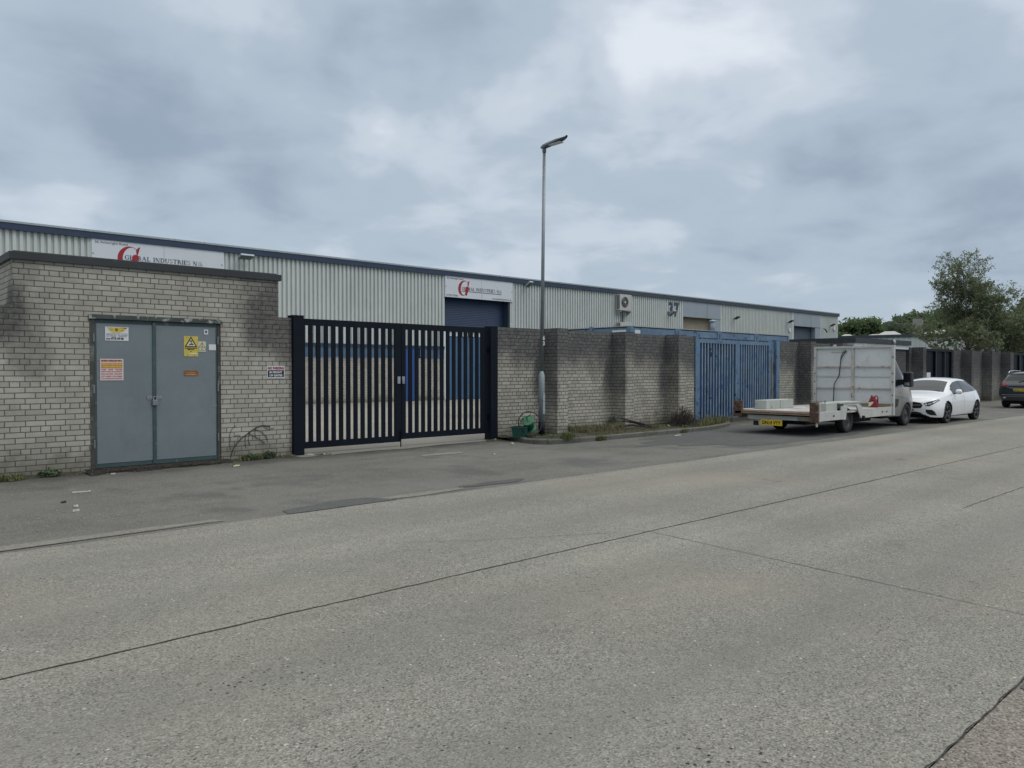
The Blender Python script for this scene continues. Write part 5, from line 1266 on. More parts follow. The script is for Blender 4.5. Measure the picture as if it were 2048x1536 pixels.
hc.decal('splitter', [(-.66, .205), (-.60, .232), (.60, .232), (.66, .205)], 'front', 'car_white', car, .020)
for sg in (-1, 1):
    hl = hc.decal('headlight', [(sg * .50, .645), (sg * .57, .56), (sg * .66, .565), (sg * .745, .63), (sg * .82, .735), (sg * .785, .765), (sg * .68, .715)], 'front', 'under', car, .008)
    hc.decal('lens', [(sg * .53, .63), (sg * .575, .58), (sg * .60, .60), (sg * .575, .645)], 'front', 'lamp_clear', hl, .014)
    hc.decal('lens', [(sg * .60, .61), (sg * .65, .59), (sg * .71, .64), (sg * .69, .67), (sg * .62, .655)], 'front', 'galv', hl, .014)
    hc.decal('lens', [(sg * .70, .67), (sg * .73, .65), (sg * .80, .735), (sg * .78, .75)], 'front', 'lamp_clear', hl, .014)
    hc.decal('side_intake', [(sg * .56, .455), (sg * .72, .45), (sg * .775, .39), (sg * .80, .27), (sg * .68, .285), (sg * .60, .33), (sg * .64, .36), (sg * .57, .38), (sg * .64, .405)], 'front', 'under', car, .008)
px_ = hc.full.ray_cast(Vector((CN - 2, CYC, .43)), Vector((1, 0, 0)))[0].x - .02
npl = MB().box(px_ - .006, px_, CYC - .26, CYC + .26, .375, .485).build('number_plate', 'plate_w', car)
text_on_wall('LJ18 HHK', px_ - .008, CYC + .24, .395, .07, 'ink', npl, axis='-X', width=.48, bold=.003)
for s_ in (.98, 3.71):
    for sg in (-1, 1): hc.wheel(s_, sg, car, .235, .20, 5)
    arch_band(hc, s_, -1, car, 'under', .05, .052, 'wheel_arch')
for sg in (-1, 1):
    hc.decal('sill', [(1.36, .22), (1.38, .275), (3.30, .29), (3.34, .235)], 'side', 'car_white', car, .022, sg)
    mr_ = MB().lathe((CN + 1.63, CYC + sg * .99, .985), (0, sg, 0), [(.02, -.11), (.075, -.08), (.085, 0), (.07, .06), (.02, .085)], 14).build('mirror', 'car_white', car, smooth=True)
    MB().box(CN + 1.60, CN + 1.68, CYC + sg * .82, CYC + sg * .93, .915, .945).build('mirror_arm', 'plastic_black', mr_)
    for s0 in (2.44, 3.42): hc.decal('door_gap', [(s0, .32), (s0 + .008, .32), (s0 + .012, .93), (s0 + .004, .93)], 'side', 'ink_grey', car, .003, sg)
    hc.decal('door_gap', [(1.30, .35), (1.308, .35), (1.36, .88), (1.352, .88)], 'side', 'ink_grey', car, .003, sg)
    for s0 in (2.24, 3.16): hc.decal('door_handle', [(s0, .835), (s0, .86), (s0 + .17, .865), (s0 + .17, .84)], 'side', 'car_white', car, .03, sg, 2)
hc.decal('bonnet_gap', [(.16, -.55), (.165, -.55), (.10, 0), (.165, .55), (.16, .55), (.092, 0)], 'top', 'ink_grey', car, .002)
MB().box(CN + 1.2, CN + 1.32, CYC - .55, CYC + .55, .99, 1.02).build('dashboard', 'plastic_black', car)

# ---- dark car at the right edge, seen from behind
DL = 4.55; DN, DYC = 39.35 + DL, 9.88
K2 = dict(zb=[(0, .35), (.15, .25), (1, .22), (3.6, .24), (4.3, .28), (4.55, .34)],
    wb=[(0, .55), (.3, .82), (1, .86), (3.6, .86), (4.2, .82), (4.45, .72), (4.55, .62)],
    wm=[(0, .62), (.3, .88), (1, .93), (3.6, .94), (4.2, .92), (4.45, .85), (4.55, .74)],
    zs=[(0, .80), (.5, .95), (1.3, 1.02), (3.0, 1.05), (4.2, 1.10), (4.45, 1.08), (4.55, 1.0)],
    ws=[(0, .55), (.3, .76), (1.2, .87), (3.4, .87), (4.1, .82), (4.4, .77), (4.55, .68)],
    zr=[(0, .82), (.5, 1.0), (1.15, 1.08), (1.9, 1.48), (2.4, 1.56), (3.4, 1.56), (4.0, 1.50), (4.2, 1.42), (4.42, 1.16), (4.55, 1.03)],
    wr=[(0, .5), (.5, .72), (1.15, .76), (1.9, .66), (2.4, .64), (3.4, .63), (4.0, .60), (4.2, .60), (4.42, .70), (4.55, .62)],
    zt=[(0, .84), (.5, 1.05), (1.15, 1.13), (1.9, 1.55), (2.4, 1.63), (3.4, 1.63), (4.0, 1.575), (4.2, 1.50), (4.42, 1.19), (4.55, 1.05)])
suv = thing('parked_car', (DN - DL / 2, DYC, 0), 'dark grey car seen from behind, parked by the wall at the right edge', 'car')
sc_ = Car(DN, DYC, -1, DL, K2, (.90, 3.60), .345)
def regs(s, k, z, side, w):
    if k >= NL + NU:
        t = (k - NL - NU + .5) / NT
        if 1.2 < s < 1.88 and t > .06: return 'ws'
        if 4.12 < s < 4.41 and t > .05: return 'rw'
    if NL <= k < NL + NU:
        f = (k - NL + .5) / NU
        if 1.5 < s < 4.0 and .06 < f < .9:
            if 2.45 < s < 2.53 or 3.4 < s < 3.47: return 'pl'
            return 'g' if side > 0 else 'gb'
    return None
sc_.build('body', 'car_dark', {'ws': ('windscreen', 'car_glass'), 'rw': ('rear_window', 'car_glass'), 'pl': ('pillar_trim', 'plastic_black'), 'g': ('side_window', 'car_glass'), 'gb': ('side_window', 'car_glass')}, suv, regs, '')
MB().box(DN - DL + .3, DN - .4, DYC - .66, DYC + .66, .18, .65).box(DN - 1.25, DN - .55, DYC - .82, DYC + .82, .3, .75).box(DN - 3.95, DN - 3.25, DYC - .82, DYC + .82, .3, .75).build('underbody', 'under', suv)
for sg in (-1, 1):
    tl = sc_.decal('tail_lamp', [(sg * .44, 1.03), (sg * .60, 1.115), (sg * .74, 1.12), (sg * .86, 1.04), (sg * .80, 1.00), (sg * .60, .995)], 'rear', 'lamp_red', suv, .008)
    sc_.decal('trim', [(sg * .52, .985), (sg * .84, .975), (sg * .84, .99), (sg * .6, .998)], 'rear', 'chrome', tl, .012)
    sc_.decal('reflector', [(sg * .55, .44), (sg * .66, .44), (sg * .66, .49), (sg * .57, .49)], 'rear', 'lamp_clear', suv, .012)
    MB().tube([(DN - 4.05, DYC + sg * .60, 1.54), (DN - 3.9, DYC + sg * .59, 1.64), (DN - 3.3, DYC + sg * .60, 1.665), (DN - 2.2, DYC + sg * .61, 1.655), (DN - 2.0, DYC + sg * .62, 1.56)], .016, 8).build('roof_rail', 'chrome', suv, smooth=True)
    for s_ in (.90, 3.60): sc_.wheel(s_, sg, suv, .235, .22, 5, wy=.92)
sc_.decal('spoiler', [(-.60, 1.485), (-.58, 1.53), (0, 1.56), (.58, 1.53), (.60, 1.485), (0, 1.50)], 'rear', 'plastic_black', suv, .03)
sc_.decal('tailgate_trim', [(-.5, .955), (-.45, .985), (.45, .985), (.5, .955), (.3, .935), (-.3, .935)], 'rear', 'under', suv, .006)
sc_.decal('chrome_strip', [(-.72, .585), (-.72, .605), (.72, .605), (.72, .585)], 'rear', 'chrome', suv, .014)
sc_.decal('bumper_strip', [(-.66, .505), (-.66, .518), (.66, .518), (.66, .505)], 'rear', 'galv', suv, .012)
sc_.decal('lower_bumper', [(-.80, .29), (-.80, .50), (.80, .50), (.80, .29)], 'rear', 'plastic_black', suv, .006)
sc_.decal('bumper_gap', [(-.80, .66), (-.80, .70), (.80, .70), (.80, .66)], 'rear', 'under', suv, .004)
MB().tube([(39.42, DYC + .1, 1.20), (39.56, DYC - .35, 1.24)], .014, 6).build('wiper', 'plastic_black', suv)
rx = sc_.full.ray_cast(Vector((30, DYC, .80)), Vector((1, 0, 0)))[0].x - .022
npl = MB().box(rx - .006, rx, DYC - .26, DYC + .26, .76, .87).build('number_plate', 'plate_y', suv)
text_on_wall('BX66 WVV', rx - .008, DYC + .24, .78, .07, 'ink', npl, axis='-X', width=.48, bold=.003)

# ---- flatbed van
VN, VYC = 25.22, 10.09
van = thing('flatbed_van', (22, VYC, 0), 'grey flatbed recovery van with a white bulkhead and rusty tail, parked by the blue gates', 'van')
K3 = dict(zb=[(0, .42), (.15, .33), (.6, .30), (2.12, .33)],
    wb=[(0, .72), (.12, .86), (.35, .95), (.8, .98), (2.12, .98)],
    wm=[(0, .78), (.12, .92), (.35, 1.0), (.8, 1.03), (2.12, 1.03)],
    zs=[(0, 1.02), (.10, 1.12), (.35, 1.25), (.7, 1.33), (1.2, 1.36), (2.12, 1.37)],
    ws=[(0, .62), (.10, .74), (.35, .86), (.7, .93), (1.2, .97), (2.12, .98)],
    zr=[(0, 1.06), (.10, 1.17), (.35, 1.32), (.62, 1.45), (1.0, 1.82), (1.32, 2.08), (1.55, 2.16), (2.12, 2.20)],
    wr=[(0, .55), (.10, .66), (.35, .78), (.62, .84), (1.0, .83), (1.32, .82), (1.55, .82), (2.12, .84)],
    zt=[(0, 1.09), (.10, 1.22), (.35, 1.38), (.62, 1.52), (1.0, 1.90), (1.32, 2.17), (1.55, 2.26), (2.12, 2.30)])
vc = Car(VN, VYC, -1, 2.12, K3, (.80,), .345)
def regv(s, k, z, side, w):
    if k >= NL + NU and .66 < s < 1.34 and (k - NL - NU + .5) / NT > .06: return 'ws'
    if NL <= k < NL + NU:
        f = (k - NL + .5) / NU
        if .98 < s < 1.98 and f < .86 and f > -.06 and z < 2.0: return 'g' if side < 0 else 'gb'
    if NL - 2 <= k < NL and 1.15 < s < 1.98: return 'g' if side < 0 else 'gb'
    return None
vc.build('cab', 'van_grey', {'ws': ('windscreen', 'van_glass'), 'g': ('side_window', 'van_glass'), 'gb': ('side_window', 'van_glass')}, van, regv, '')
MB().box(VN - 2.0, VN - .35, VYC - .75, VYC + .75, .25, .7).build('underbody', 'under', van)
for sg in (-1, 1):
    vc.decal('stripe', [(.30, .985), (.30, 1.025), (1.9, 1.03), (1.9, .99)], 'side', 'van_stripe', van, .004, sg)
    vc.decal('door_handle', [(1.72, 1.14), (1.72, 1.19), (1.90, 1.19), (1.90, 1.14)], 'side', 'plastic_black', van, .02, sg, 1)
    vc.decal('step_trim', [(1.50, .62), (1.46, .82), (1.95, .84), (1.95, .60), (1.75, .56)], 'side', 'plastic_black', van, .008, sg)
    vc.decal('door_gap', [(1.20, .40), (1.21, .40), (1.12, 1.28), (1.11, 1.28)], 'side', 'ink_grey', van, .003, sg)
    vc.decal('headlight', [(.05, .98), (.28, 1.16), (.40, 1.18), (.30, 1.02), (.12, .90)], 'side', 'lamp_clear', van, .008, sg)
    arch_band(vc, .80, sg, van, 'van_grey', .05, .08)
    ym = VYC + sg * 1.22
    m_ = MB().box(VN - 1.36, VN - 1.14, ym - .12, ym + .12, 1.18, 1.62).build('mirror', 'plastic_black', van, bevel=.04)
    MB().box(VN - 1.32, VN - 1.20, VYC + sg * .95, VYC + sg * 1.12, 1.24, 1.40).build('mirror_arm', 'plastic_black', m_)
    MB().box(VN - 1.368, VN - 1.362, ym - .09, ym + .09, 1.34, 1.58).build('mirror_glass', 'van_glass', m_)
    MB().box(VN - 1.372, VN - 1.362, ym - .07, ym + .07, 1.22, 1.31).build('mirror_glass', 'chrome', m_)
    make_wheel(VN - .80, VYC + sg * 1.00, sg, .345, .21, .21, 5, 'rim_steel', van, steel=True)
    make_wheel(20.40, VYC + sg * 1.02, sg, .335, .21, .20, 5, 'rim_steel', van, steel=True)
vc.decal('grille', [(-.55, .80), (-.6, .98), (.6, .98), (.55, .80)], 'front', 'plastic_black', van, .01)
# chassis and deck
X0, X1, YR, YL, ZD = 18.47, 23.03, 8.94, 11.26, .60
MB().box(X0 + .3, X1, VYC - .45, VYC - .35, .30, .48).box(X0 + .3, X1, VYC + .35, VYC + .45, .30, .48).box(20.3, 20.5, VYC - .8, VYC + .8, .28, .40).box(21.2, 22.6, VYC - .7, VYC + .3, .22, .45).box(18.9, 19.6, VYC - .6, VYC + .5, .26, .44).build('chassis', 'under', van)
MB().box(X0 + .03, X1, YR + .05, YL - .05, ZD - .05, ZD).build('deck', 'van_floor', van)
for yy, a in ((YR, 0), (YL - .06, 1)):
    MB().box(X0 + .06, 19.98, yy, yy + .055, ZD - .21, ZD + .025).build('side_beam', 'van_frame', van, bevel=.004)
    MB().box(20.92, X1 - .05, yy, yy + .055, ZD - .22, ZD + .025).build('side_beam', 'van_frame', van, bevel=.004)
lp = MB()
for xx in (19.25, 22.55, 22.25): lp.box(xx, xx + .09, YR - .006, YR - .001, ZD - .12, ZD - .08)
lp.build('marker_lamp', 'rust', van)
MB().prism([(18.42, ZD - .08), (18.42, ZD - .02), (18.60, ZD + .02), (18.60, ZD - .08)], YR + .16, YL - .02).build('tail_ramp', 'rust', van)
MB().box(18.405, 18.418, YR + .2, YL - .2, ZD - .07, ZD - .045).build('tail_edge', 'wood_old', van)
MB().box(18.50, 18.56, YR + .05, YL - .35, ZD - .215, ZD - .11).build('rear_beam', 'box_grey', van)
MB().box(18.47, 18.50, YR + .1, YR + .55, ZD - .20, ZD - .13).build('rear_bracket', 'wood_old', van)
MB().box(18.40, 18.47, YR - .02, YR + .20, .36, .86).build('tail_post', 'rust', van, bevel=.004)
MB().box(18.478, 18.53, YR - .02, YR + .04, .38, .86).build('tail_post', 'van_frame', van, bevel=.004)
MB().box(18.42, 18.50, YL - .22, YL + .04, .44, .86).build('tail_post', 'rust', van, bevel=.004)
MB().tube([(18.44, YR + .03, .36), (18.44, YR + .03, .26)], .025, 8).build('stabiliser', 'van_frame', van)
npl = MB().box(18.455, 18.465, 9.90, 10.50, .235, .385).build('number_plate', 'plate_y', van)
text_on_wall('DN14 VYY', 18.453, 10.46, .262, .095, 'ink', npl, axis='-X', width=.52, bold=.004)
MB().box(18.466, 18.52, 10.6, 10.72, .22, .34).build('rear_lamp', 'under', van)
# wheel boxes
MB().box(19.0, 19.62, YR + .06, YR + .40, ZD + .001, .83).build('locker', 'box_grey', van, bevel=.01)
MB().box(19.35, 20.85, YL - .42, YL - .06, ZD + .001, .845).build('wheel_box', 'box_grey', van, bevel=.006)
MB().box(20.09, 20.10, YL - .424, YL - .421, ZD + .01, .84).build('seam', 'rust', van)
MB().box(19.63, 20.99, YR + .0, YR + .45, .80, .835).build('wheel_box_top', 'box_grey', van)
MB().box(19.90, 20.88, YR + .02, YR + .05, .735, .798).box(19.90, 20.88, YR + .40, YR + .44, ZD + .002, .798).build('wheel_box_side', 'van_frame', van)
MB().prism([(19.86, ZD - .22), (19.98, ZD - .22), (20.10, .735), (19.72, .735), (19.72, .60)], YR - .002, YR + .03).build('wheel_box_leg', 'van_frame', van)
MB().prism([(20.92, ZD - .22), (21.06, ZD - .22), (21.02, .62), (20.90, .735), (20.62, .735)], YR - .002, YR + .03).build('wheel_box_leg', 'van_frame', van)
MB().lathe((21.0, YR - .01, .40), (0, -1, 0), [(.05, 0), (.045, .05)], 12).build('roller', 'under', van)
MB().tube([(19.02, YR + .1, .83), (19.02, YR + .1, .90)], .012, 6).build('pin', 'ink', van)
# bulkhead
BX = 23.03; BZ0, BZ1 = .60, 2.40; BY0, BY1 = 8.90, 11.28
bk_ = MB().box(BX, BX + .02, BY0 + .06, BY1 - .06, BZ0, BZ1 - .06).build('bulkhead', 'van_white', van)
MB().box(BX - .06, BX + .05, BY0, BY0 + .075, BZ0 - .22, BZ1).build('post', 'van_frame', bk_)
MB().box(BX - .06, BX + .05, BY1 - .075, BY1, BZ0 - .22, BZ1).build('post', 'van_frame', bk_)
MB().box(BX - .06, BX + .05, BY0 + .076, BY1 - .076, BZ1 - .065, BZ1 - .002).build('top_rail', 'van_frame', bk_)
MB().box(BX - .05, BX - .002, VYC - .04, VYC + .04, BZ0 + .01, BZ1 - .067).build('middle_post', 'van_rail', bk_)
for zz, dd in ((1.76, .05), (1.47, .018), (1.12, .055)):
    for (a, b) in ((BY0 + .077, VYC - .042), (VYC + .042, BY1 - .077)): MB().box(BX - dd, BX - .002, a, b, zz, zz + .035).build('rail', 'van_rail' if dd > .02 else 'van_frame', bk_)
for (a, b) in ((BY0 + .077, VYC - .042), (VYC + .042, BY1 - .077)): MB().box(BX - .06, BX - .004, a, b, BZ0 + .002, BZ0 + .10).build('foot_rail', 'wood_old', bk_)
for zz in (2.05, 1.58, 1.33, .95, .68):
    MB().lathe((BX - .06, BY0 + .03, zz), (-1, 0, 0), [(.02, 0), (.015, .015)], 8).build('bolt', 'ink', bk_); MB().lathe((BX - .06, BY1 - .035, zz), (-1, 0, 0), [(.02, 0), (.015, .015)], 8).build('bolt', 'ink', bk_)
for yy in (10.62, 9.72): MB().box(BX - .03, BX + .03, yy, yy + .07, BZ1, BZ1 + .05).build('bracket', 'van_frame', bk_)
cb = MB(); cb.tube(smooth3([Vector((BX - .03, 10.28, 2.26)), Vector((BX - .05, 10.42, 2.05)), Vector((BX - .065, 10.46, 1.75)), Vector((BX - .05, 10.50, 1.5)), Vector((BX - .08, 10.62, 1.25)), Vector((BX - .07, 10.64, 1.0)), Vector((BX - .06, 10.66, .70))]), .014, 6)
cb.tube(smooth3([Vector((BX - .03, 10.28, 2.26)), Vector((BX - .04, 10.35, 2.24)), Vector((BX - .03, 10.44, 2.10)), Vector((BX - .05, 10.45, 1.95))]), .009, 6)
cb.build('cable', 'ink', bk_)
MB().box(BX - .02, BX - .003, 10.3, 10.75, 2.215, 2.235).build('marker', 'van_rail', bk_)
can = thing('jerry_can', (22.62, 9.32, ZD), 'red plastic canister with a pale label standing on the van deck', 'canister')
cx, cy = 22.62, 9.32
MB().prism([(cy + .13, ZD + .002), (cy + .115, ZD + .16), (cy + .07, ZD + .27), (cy + .03, ZD + .33), (cy - .02, ZD + .30), (cy - .05, ZD + .24), (cy - .075, ZD + .24), (cy - .09, ZD + .19), (cy - .12, ZD + .14), (cy - .125, ZD + .002)], cx - .07, cx + .07, 'yz').build('can_body', 'red_can', can, bevel=.012)
MB().tube([(cx, cy - .03, ZD + .28), (cx, cy - .055, ZD + .335), (cx, cy - .11, ZD + .33), (cx, cy - .125, ZD + .28), (cx, cy - .12, ZD + .13)], .018, 8).build('handle', 'red_can', can, smooth=True)
MB().tube([(cx, cy + .045, ZD + .30), (cx, cy + .055, ZD + .345)], .026, 10).build('cap', 'ink', can)
MB().poly([(cx - .0745, cy + .115, ZD + .02), (cx - .0745, cy + .10, ZD + .15), (cx - .0745, cy - .04, ZD + .17), (cx - .0745, cy + .0, ZD + .10), (cx - .0745, cy + .05, ZD + .04)]).build('label', 'label_cream', can)

# ================================================================== TREES
def leaf_quads(mb, c, n, rad, size, rnd, flat=.8):
    for _ in range(n):
        p = Vector((rnd.gauss(0, rad), rnd.gauss(0, rad), rnd.gauss(0, rad * flat))) + c
        a = Vector((rnd.uniform(-1, 1), rnd.uniform(-1, 1), rnd.uniform(-1, 1))).normalized(); b = a.cross(Vector((rnd.uniform(-1, 1), rnd.uniform(-1, 1), rnd.uniform(-1, 1)))).normalized()
        s_ = size * rnd.uniform(.6, 1.3); mb.quad(p - a * s_, p - b * s_ * .55, p + a * s_, p + b * s_ * .55)
def limb_tree(base, h, spread, seed, label, m='leaf_tree', nleaf=7, leaf=.13, trunks=3, lo=.22, lean=(0, 0), group=None, droop=0.0, dens=1.0, cat='tree', name='tree', top=.9, kids=(8, 6, 4, 3)):
    rnd = random.Random(seed); br = MB(); lf = MB(); base = Vector(base)
    def grow(p, d, ln, r, lev):
        n = 5; pts = [p]; rs = [r]; q = p.copy(); dd = d.copy()
        for i in range(n):
            dd = (dd + Vector((rnd.uniform(-1, 1), rnd.uniform(-1, 1), rnd.uniform(-.5, .8) - droop * (lev > 1))) * .20).normalized()
            q = q + dd * ln / n; pts.append(q.copy()); rs.append(max(.008, r * (1 - .75 * (i + 1) / n)))
        br.tube(pts, rs, 6 if lev < 2 else 4, caps=False)
        if lev >= 2:
            for k in range(2, n + 1): leaf_quads(lf, pts[k], int(nleaf * dens) if rnd.random() < .85 else 2, ln * .13, leaf, rnd)
        if lev < 4:
            for k in range(kids[lev]):
                t = rnd.uniform({0: lo, 1: .25, 2: .2, 3: .2}[lev], 1.0) * n; i = min(n - 1, int(t)); f = t - i
                s_ = pts[i].lerp(pts[i + 1], f); a = rnd.uniform(0, 2 * math.pi)
                side = Vector((math.cos(a), math.sin(a), rnd.uniform(.0, .75))).normalized()
                nd = (side * .9 + dd * .45).normalized()
                grow(s_, nd, {0: spread, 1: spread * .62, 2: spread * .34, 3: spread * .2}[lev] * rnd.uniform(.65, 1.1) * (1.15 - .45 * t / n if lev == 0 else 1), rs[i] * .55, lev + 1)
    for k in range(trunks):
        a = 2 * math.pi * k / trunks + rnd.uniform(-.4, .4); d = Vector((math.cos(a) * .22 + lean[0], math.sin(a) * .22 + lean[1], 1)).normalized() if trunks > 1 else Vector((lean[0], lean[1], 1)).normalized()
        grow(base + Vector((math.cos(a) * .15, math.sin(a) * .15, -.1)), d, h * top * rnd.uniform(.85, 1.05), .17 if trunks > 1 else .22, 0)
    t = thing(name, base, label, cat, group)
    br.build('trunk', 'bark', t, recalc=False)
    if lf.f: lf.build('crown', m, t, recalc=False)
    return t
TB = atT(1948, 742, 66); TB.z = 0
limb_tree(TB, 10.3, 3.0, 8, 'tall loose leaved tree with several limbs rising behind the dark wall', trunks=4, nleaf=3, leaf=.075, dens=1.0, lo=.32, kids=(8, 6, 4, 2))
TB2 = atT(2004, 742, 62); TB2.z = 0
limb_tree(TB2, 7.4, 3.1, 11, 'bushy broad tree with forked trunk right of the tall loose leaved tree', 'leaf_tree', trunks=2, nleaf=3, leaf=.10, kids=(7, 5, 3, 2))
TB4 = atT(1915, 742, 63); TB4.z = 0
limb_tree(TB4, 5.6, 2.5, 21, 'low spreading tree with drooping branches, left of the tall loose leaved tree', 'leaf_tree', trunks=2, nleaf=3, leaf=.09, droop=.25, kids=(6, 4, 3, 2))
TB3 = atT(2040, 742, 84); TB3.z = 0
limb_tree(TB3, 11.6, 1.7, 31, 'dark upright tree at the right edge behind the bushy tree', 'leaf_dark', trunks=3, nleaf=5, leaf=.15, group=None)
# woodland behind the low building: individual trees from three prototypes
def crown_tree(seed, h, r, m, cl=70, per=95, size=.36):
    rnd = random.Random(seed); t = thing('tree', (0, 0, 0), '', 'tree', 'trees of the wood behind the low building')
    tr = MB(); tr.tube([(0, 0, -.2), (.1, 0, h * .35), (.05, .1, h * .7)], [.28, .2, .08], 8, caps=False)
    for k in range(9):
        a = rnd.uniform(0, 6.28); z = h * rnd.uniform(.25, .6); e = Vector((math.cos(a) * r * .8, math.sin(a) * r * .8, z + r * .5)); tr.tube([(0, 0, z), tuple(e * .5 + Vector((0, 0, z * .45))), tuple(e)], [.12, .07, .03], 5, caps=False)
    tr.build('trunk', 'bark', t, recalc=False)
    lf = MB()
    for _ in range(cl):
        a = rnd.uniform(0, 2 * math.pi); u = rnd.uniform(-1, 1); rr = rnd.uniform(.45, 1.0) ** .5
        k = math.sqrt(max(0, 1 - u * u)); c = Vector((math.cos(a) * k * r * rr, math.sin(a) * k * r * rr, h * .56 + u * h * .42 * rr))
        leaf_quads(lf, c, per, r * rnd.uniform(.11, .2), size, rnd)
    lf.build('crown', m, t, recalc=False); return t
protos = [crown_tree(1, 11, 4.2, 'leaf_wood'), crown_tree(2, 10, 4.8, 'leaf_dark'), crown_tree(3, 12, 3.7, 'leaf_wood', 60, 100)]
KN = ['mid green', 'dark green', 'fresh green']
woods = [(1690, 128, 0, .93), (1712, 140, 1, 1.0), (1738, 126, 2, .86), (1765, 137, 0, 1.0), (1790, 126, 1, .95), (1816, 140, 2, 1.02), (1842, 128, 1, 1.08), (1868, 136, 0, 1.12), (1896, 124, 2, .98), (1925, 138, 1, 1.12), (1955, 126, 0, 1.0), (1988, 136, 2, 1.05), (2022, 124, 1, 1.05), (2060, 132, 0, 1.05), (2105, 126, 2, 1.0), (2160, 130, 1, 1.0), (2220, 128, 0, 1.0), (1662, 140, 2, .8), (1750, 146, 1, 1.05), (1722, 150, 0, 1.05)]
ORD = ['first', 'second', 'third', 'fourth', 'fifth', 'sixth', 'seventh', 'eighth', 'ninth', 'tenth', 'eleventh', 'twelfth', 'thirteenth', 'fourteenth', 'fifteenth', 'sixteenth', 'seventeenth', 'eighteenth', 'nineteenth', 'twentieth']
order = sorted(range(len(woods)), key=lambda i: woods[i][0]); used = set()
for i, (px, t_, k, sc) in enumerate(woods):
    p = atT(px, 742, t_); rank = order.index(i)
    lab = KN[k] + ' tree of the wood behind the low building, ' + ORD[rank] + ' from the left'
    o = protos[k] if k not in used else dup(protos[k], (0, 0, 0), lab)
    if k not in used: used.add(k); o['label'] = lab
    o.location = (p.x, p.y, 0); o.rotation_euler = (0, 0, i * 1.3); o.scale = (sc, sc, sc)
p = atT(1571, 742, 108); limb_tree((p.x, p.y, 0), 10.4, 1.6, 41, 'bare tree top showing above the roof of the corrugated building', nleaf=0, leaf=.05, trunks=3, lo=.6)
p = atT(1622, 742, 112); limb_tree((p.x, p.y, 0), 9.3, 1.2, 43, 'small leafy tree top above the far end of the corrugated roof', 'leaf_dark', trunks=3, nleaf=7, leaf=.16, lo=.6)

# ================================================================== WEEDS, GRASS, LITTER
def grass_patch(area, n, hmin, hmax, m, label, seed, z0=.0, wd=.006, lean=.5, kind='stuff', cat='grass', name='grass'):
    rnd = random.Random(seed); mb = MB()
    for _ in range(n):
        (cx, cy, rx, ry) = area[rnd.randrange(len(area))]
        a = rnd.uniform(0, 6.28); q = rnd.random() ** .6; x = cx + rx * q * math.cos(a); y = min(cy + ry * q * math.sin(a), WY - .01)
        h = rnd.uniform(hmin, hmax); az = rnd.uniform(0, 6.28); L_ = lean * h * rnd.uniform(.2, 1.3)
        dx, dy = math.cos(az), math.sin(az); w = wd * rnd.uniform(.6, 1.4); sx, sy = -dy * w, dx * w
        p0 = (x - sx, y - sy, z0); p1 = (x + sx, y + sy, z0); m0 = (x + dx * L_ * .35 - sx * .8, y + dy * L_ * .35 - sy * .8, z0 + h * .6); m1 = (x + dx * L_ * .35 + sx * .8, y + dy * L_ * .35 + sy * .8, z0 + h * .6)
        mb.quad(p0, p1, m1, m0); mb.poly([m0, m1, (x + dx * L_, y + dy * L_, z0 + h * rnd.uniform(.8, 1.0))])
    return tag(mb.build(name, m, recalc=False), label, cat, kind=kind)
def weed_plant(x, y, z, r, h, n, seed, label, m='weed'):
    rnd = random.Random(seed); t = thing('weed_plant', (x, y, z), label, 'plant'); st = MB(); lf = MB()
    for k in range(7):
        a = rnd.uniform(0, 6.28); e = Vector((x + math.cos(a) * r * .8, min(WY - .02, y + math.sin(a) * r * .6), z + h * rnd.uniform(.5, 1))); st.tube([(x, y, z), tuple(e)], [.006, .003], 4)
    st.build('stem', 'twig', t, recalc=False)
    for _ in range(n):
        a = rnd.uniform(0, 6.28); q = rnd.random() ** .5; c = Vector((x + math.cos(a) * r * q, min(WY - .02, y + math.sin(a) * r * q * .7), z + h * rnd.uniform(.05, 1) * (1.1 - q * .6)))
        u = Vector((rnd.uniform(-1, 1), rnd.uniform(-1, 1), rnd.uniform(-.4, .7))).normalized(); v = u.cross(Vector((rnd.uniform(-1, 1), rnd.uniform(-1, 1), rnd.uniform(-1, 1)))).normalized(); s_ = rnd.uniform(.012, .028)
        lf.quad(c - u * s_ * 1.4, c - v * s_ * .6, c + u * s_ * 1.4, c + v * s_ * .6)
    lf.build('leaves', m, t, recalc=False); return t
ZV = KH - .02
grass_patch([(14.6, 13.45, .35, .3), (15.1, 13.35, .5, .4), (15.7, 13.3, .45, .4), (16.1, 13.5, .35, .3)], 1700, .05, .22, 'grass_dry', 'tangle of dry grass on the verge between first and second pier', 1, ZV)
grass_patch([(14.3, 13.6, .25, .25), (15.3, 13.6, .8, .2)], 420, .05, .17, 'grass', 'green grass on the verge between first and second pier', 2, ZV)
grass_patch([(19.35, 12.6, .35, .25), (19.9, 12.75, .5, .25), (20.4, 13.1, .5, .3), (18.7, 12.5, .4, .2)], 900, .04, .18, 'grass', 'grass tufts along the kerb near the stained wall end', 3, ZV)
grass_patch([(20.6, 13.4, .5, .3), (20.9, 13.1, .3, .3)], 450, .06, .28, 'grass_dry', 'tall dry grass in front of the left blue leaf', 4, ZV)
grass_patch([(12.75, 12.1, .16, .12), (12.95, 12.2, .14, .12)], 700, .05, .20, 'grass', 'bright grass tuft on the kerb in front of the green tub', 5, ZV)
grass_patch([(13.9, 12.02, .15, .07), (13.75, 12.0, .1, .05), (17.2, 12.0, .15, .06)], 420, .04, .13, 'grass', 'grass growing from the kerb joint right of the lamp post', 6, .02)
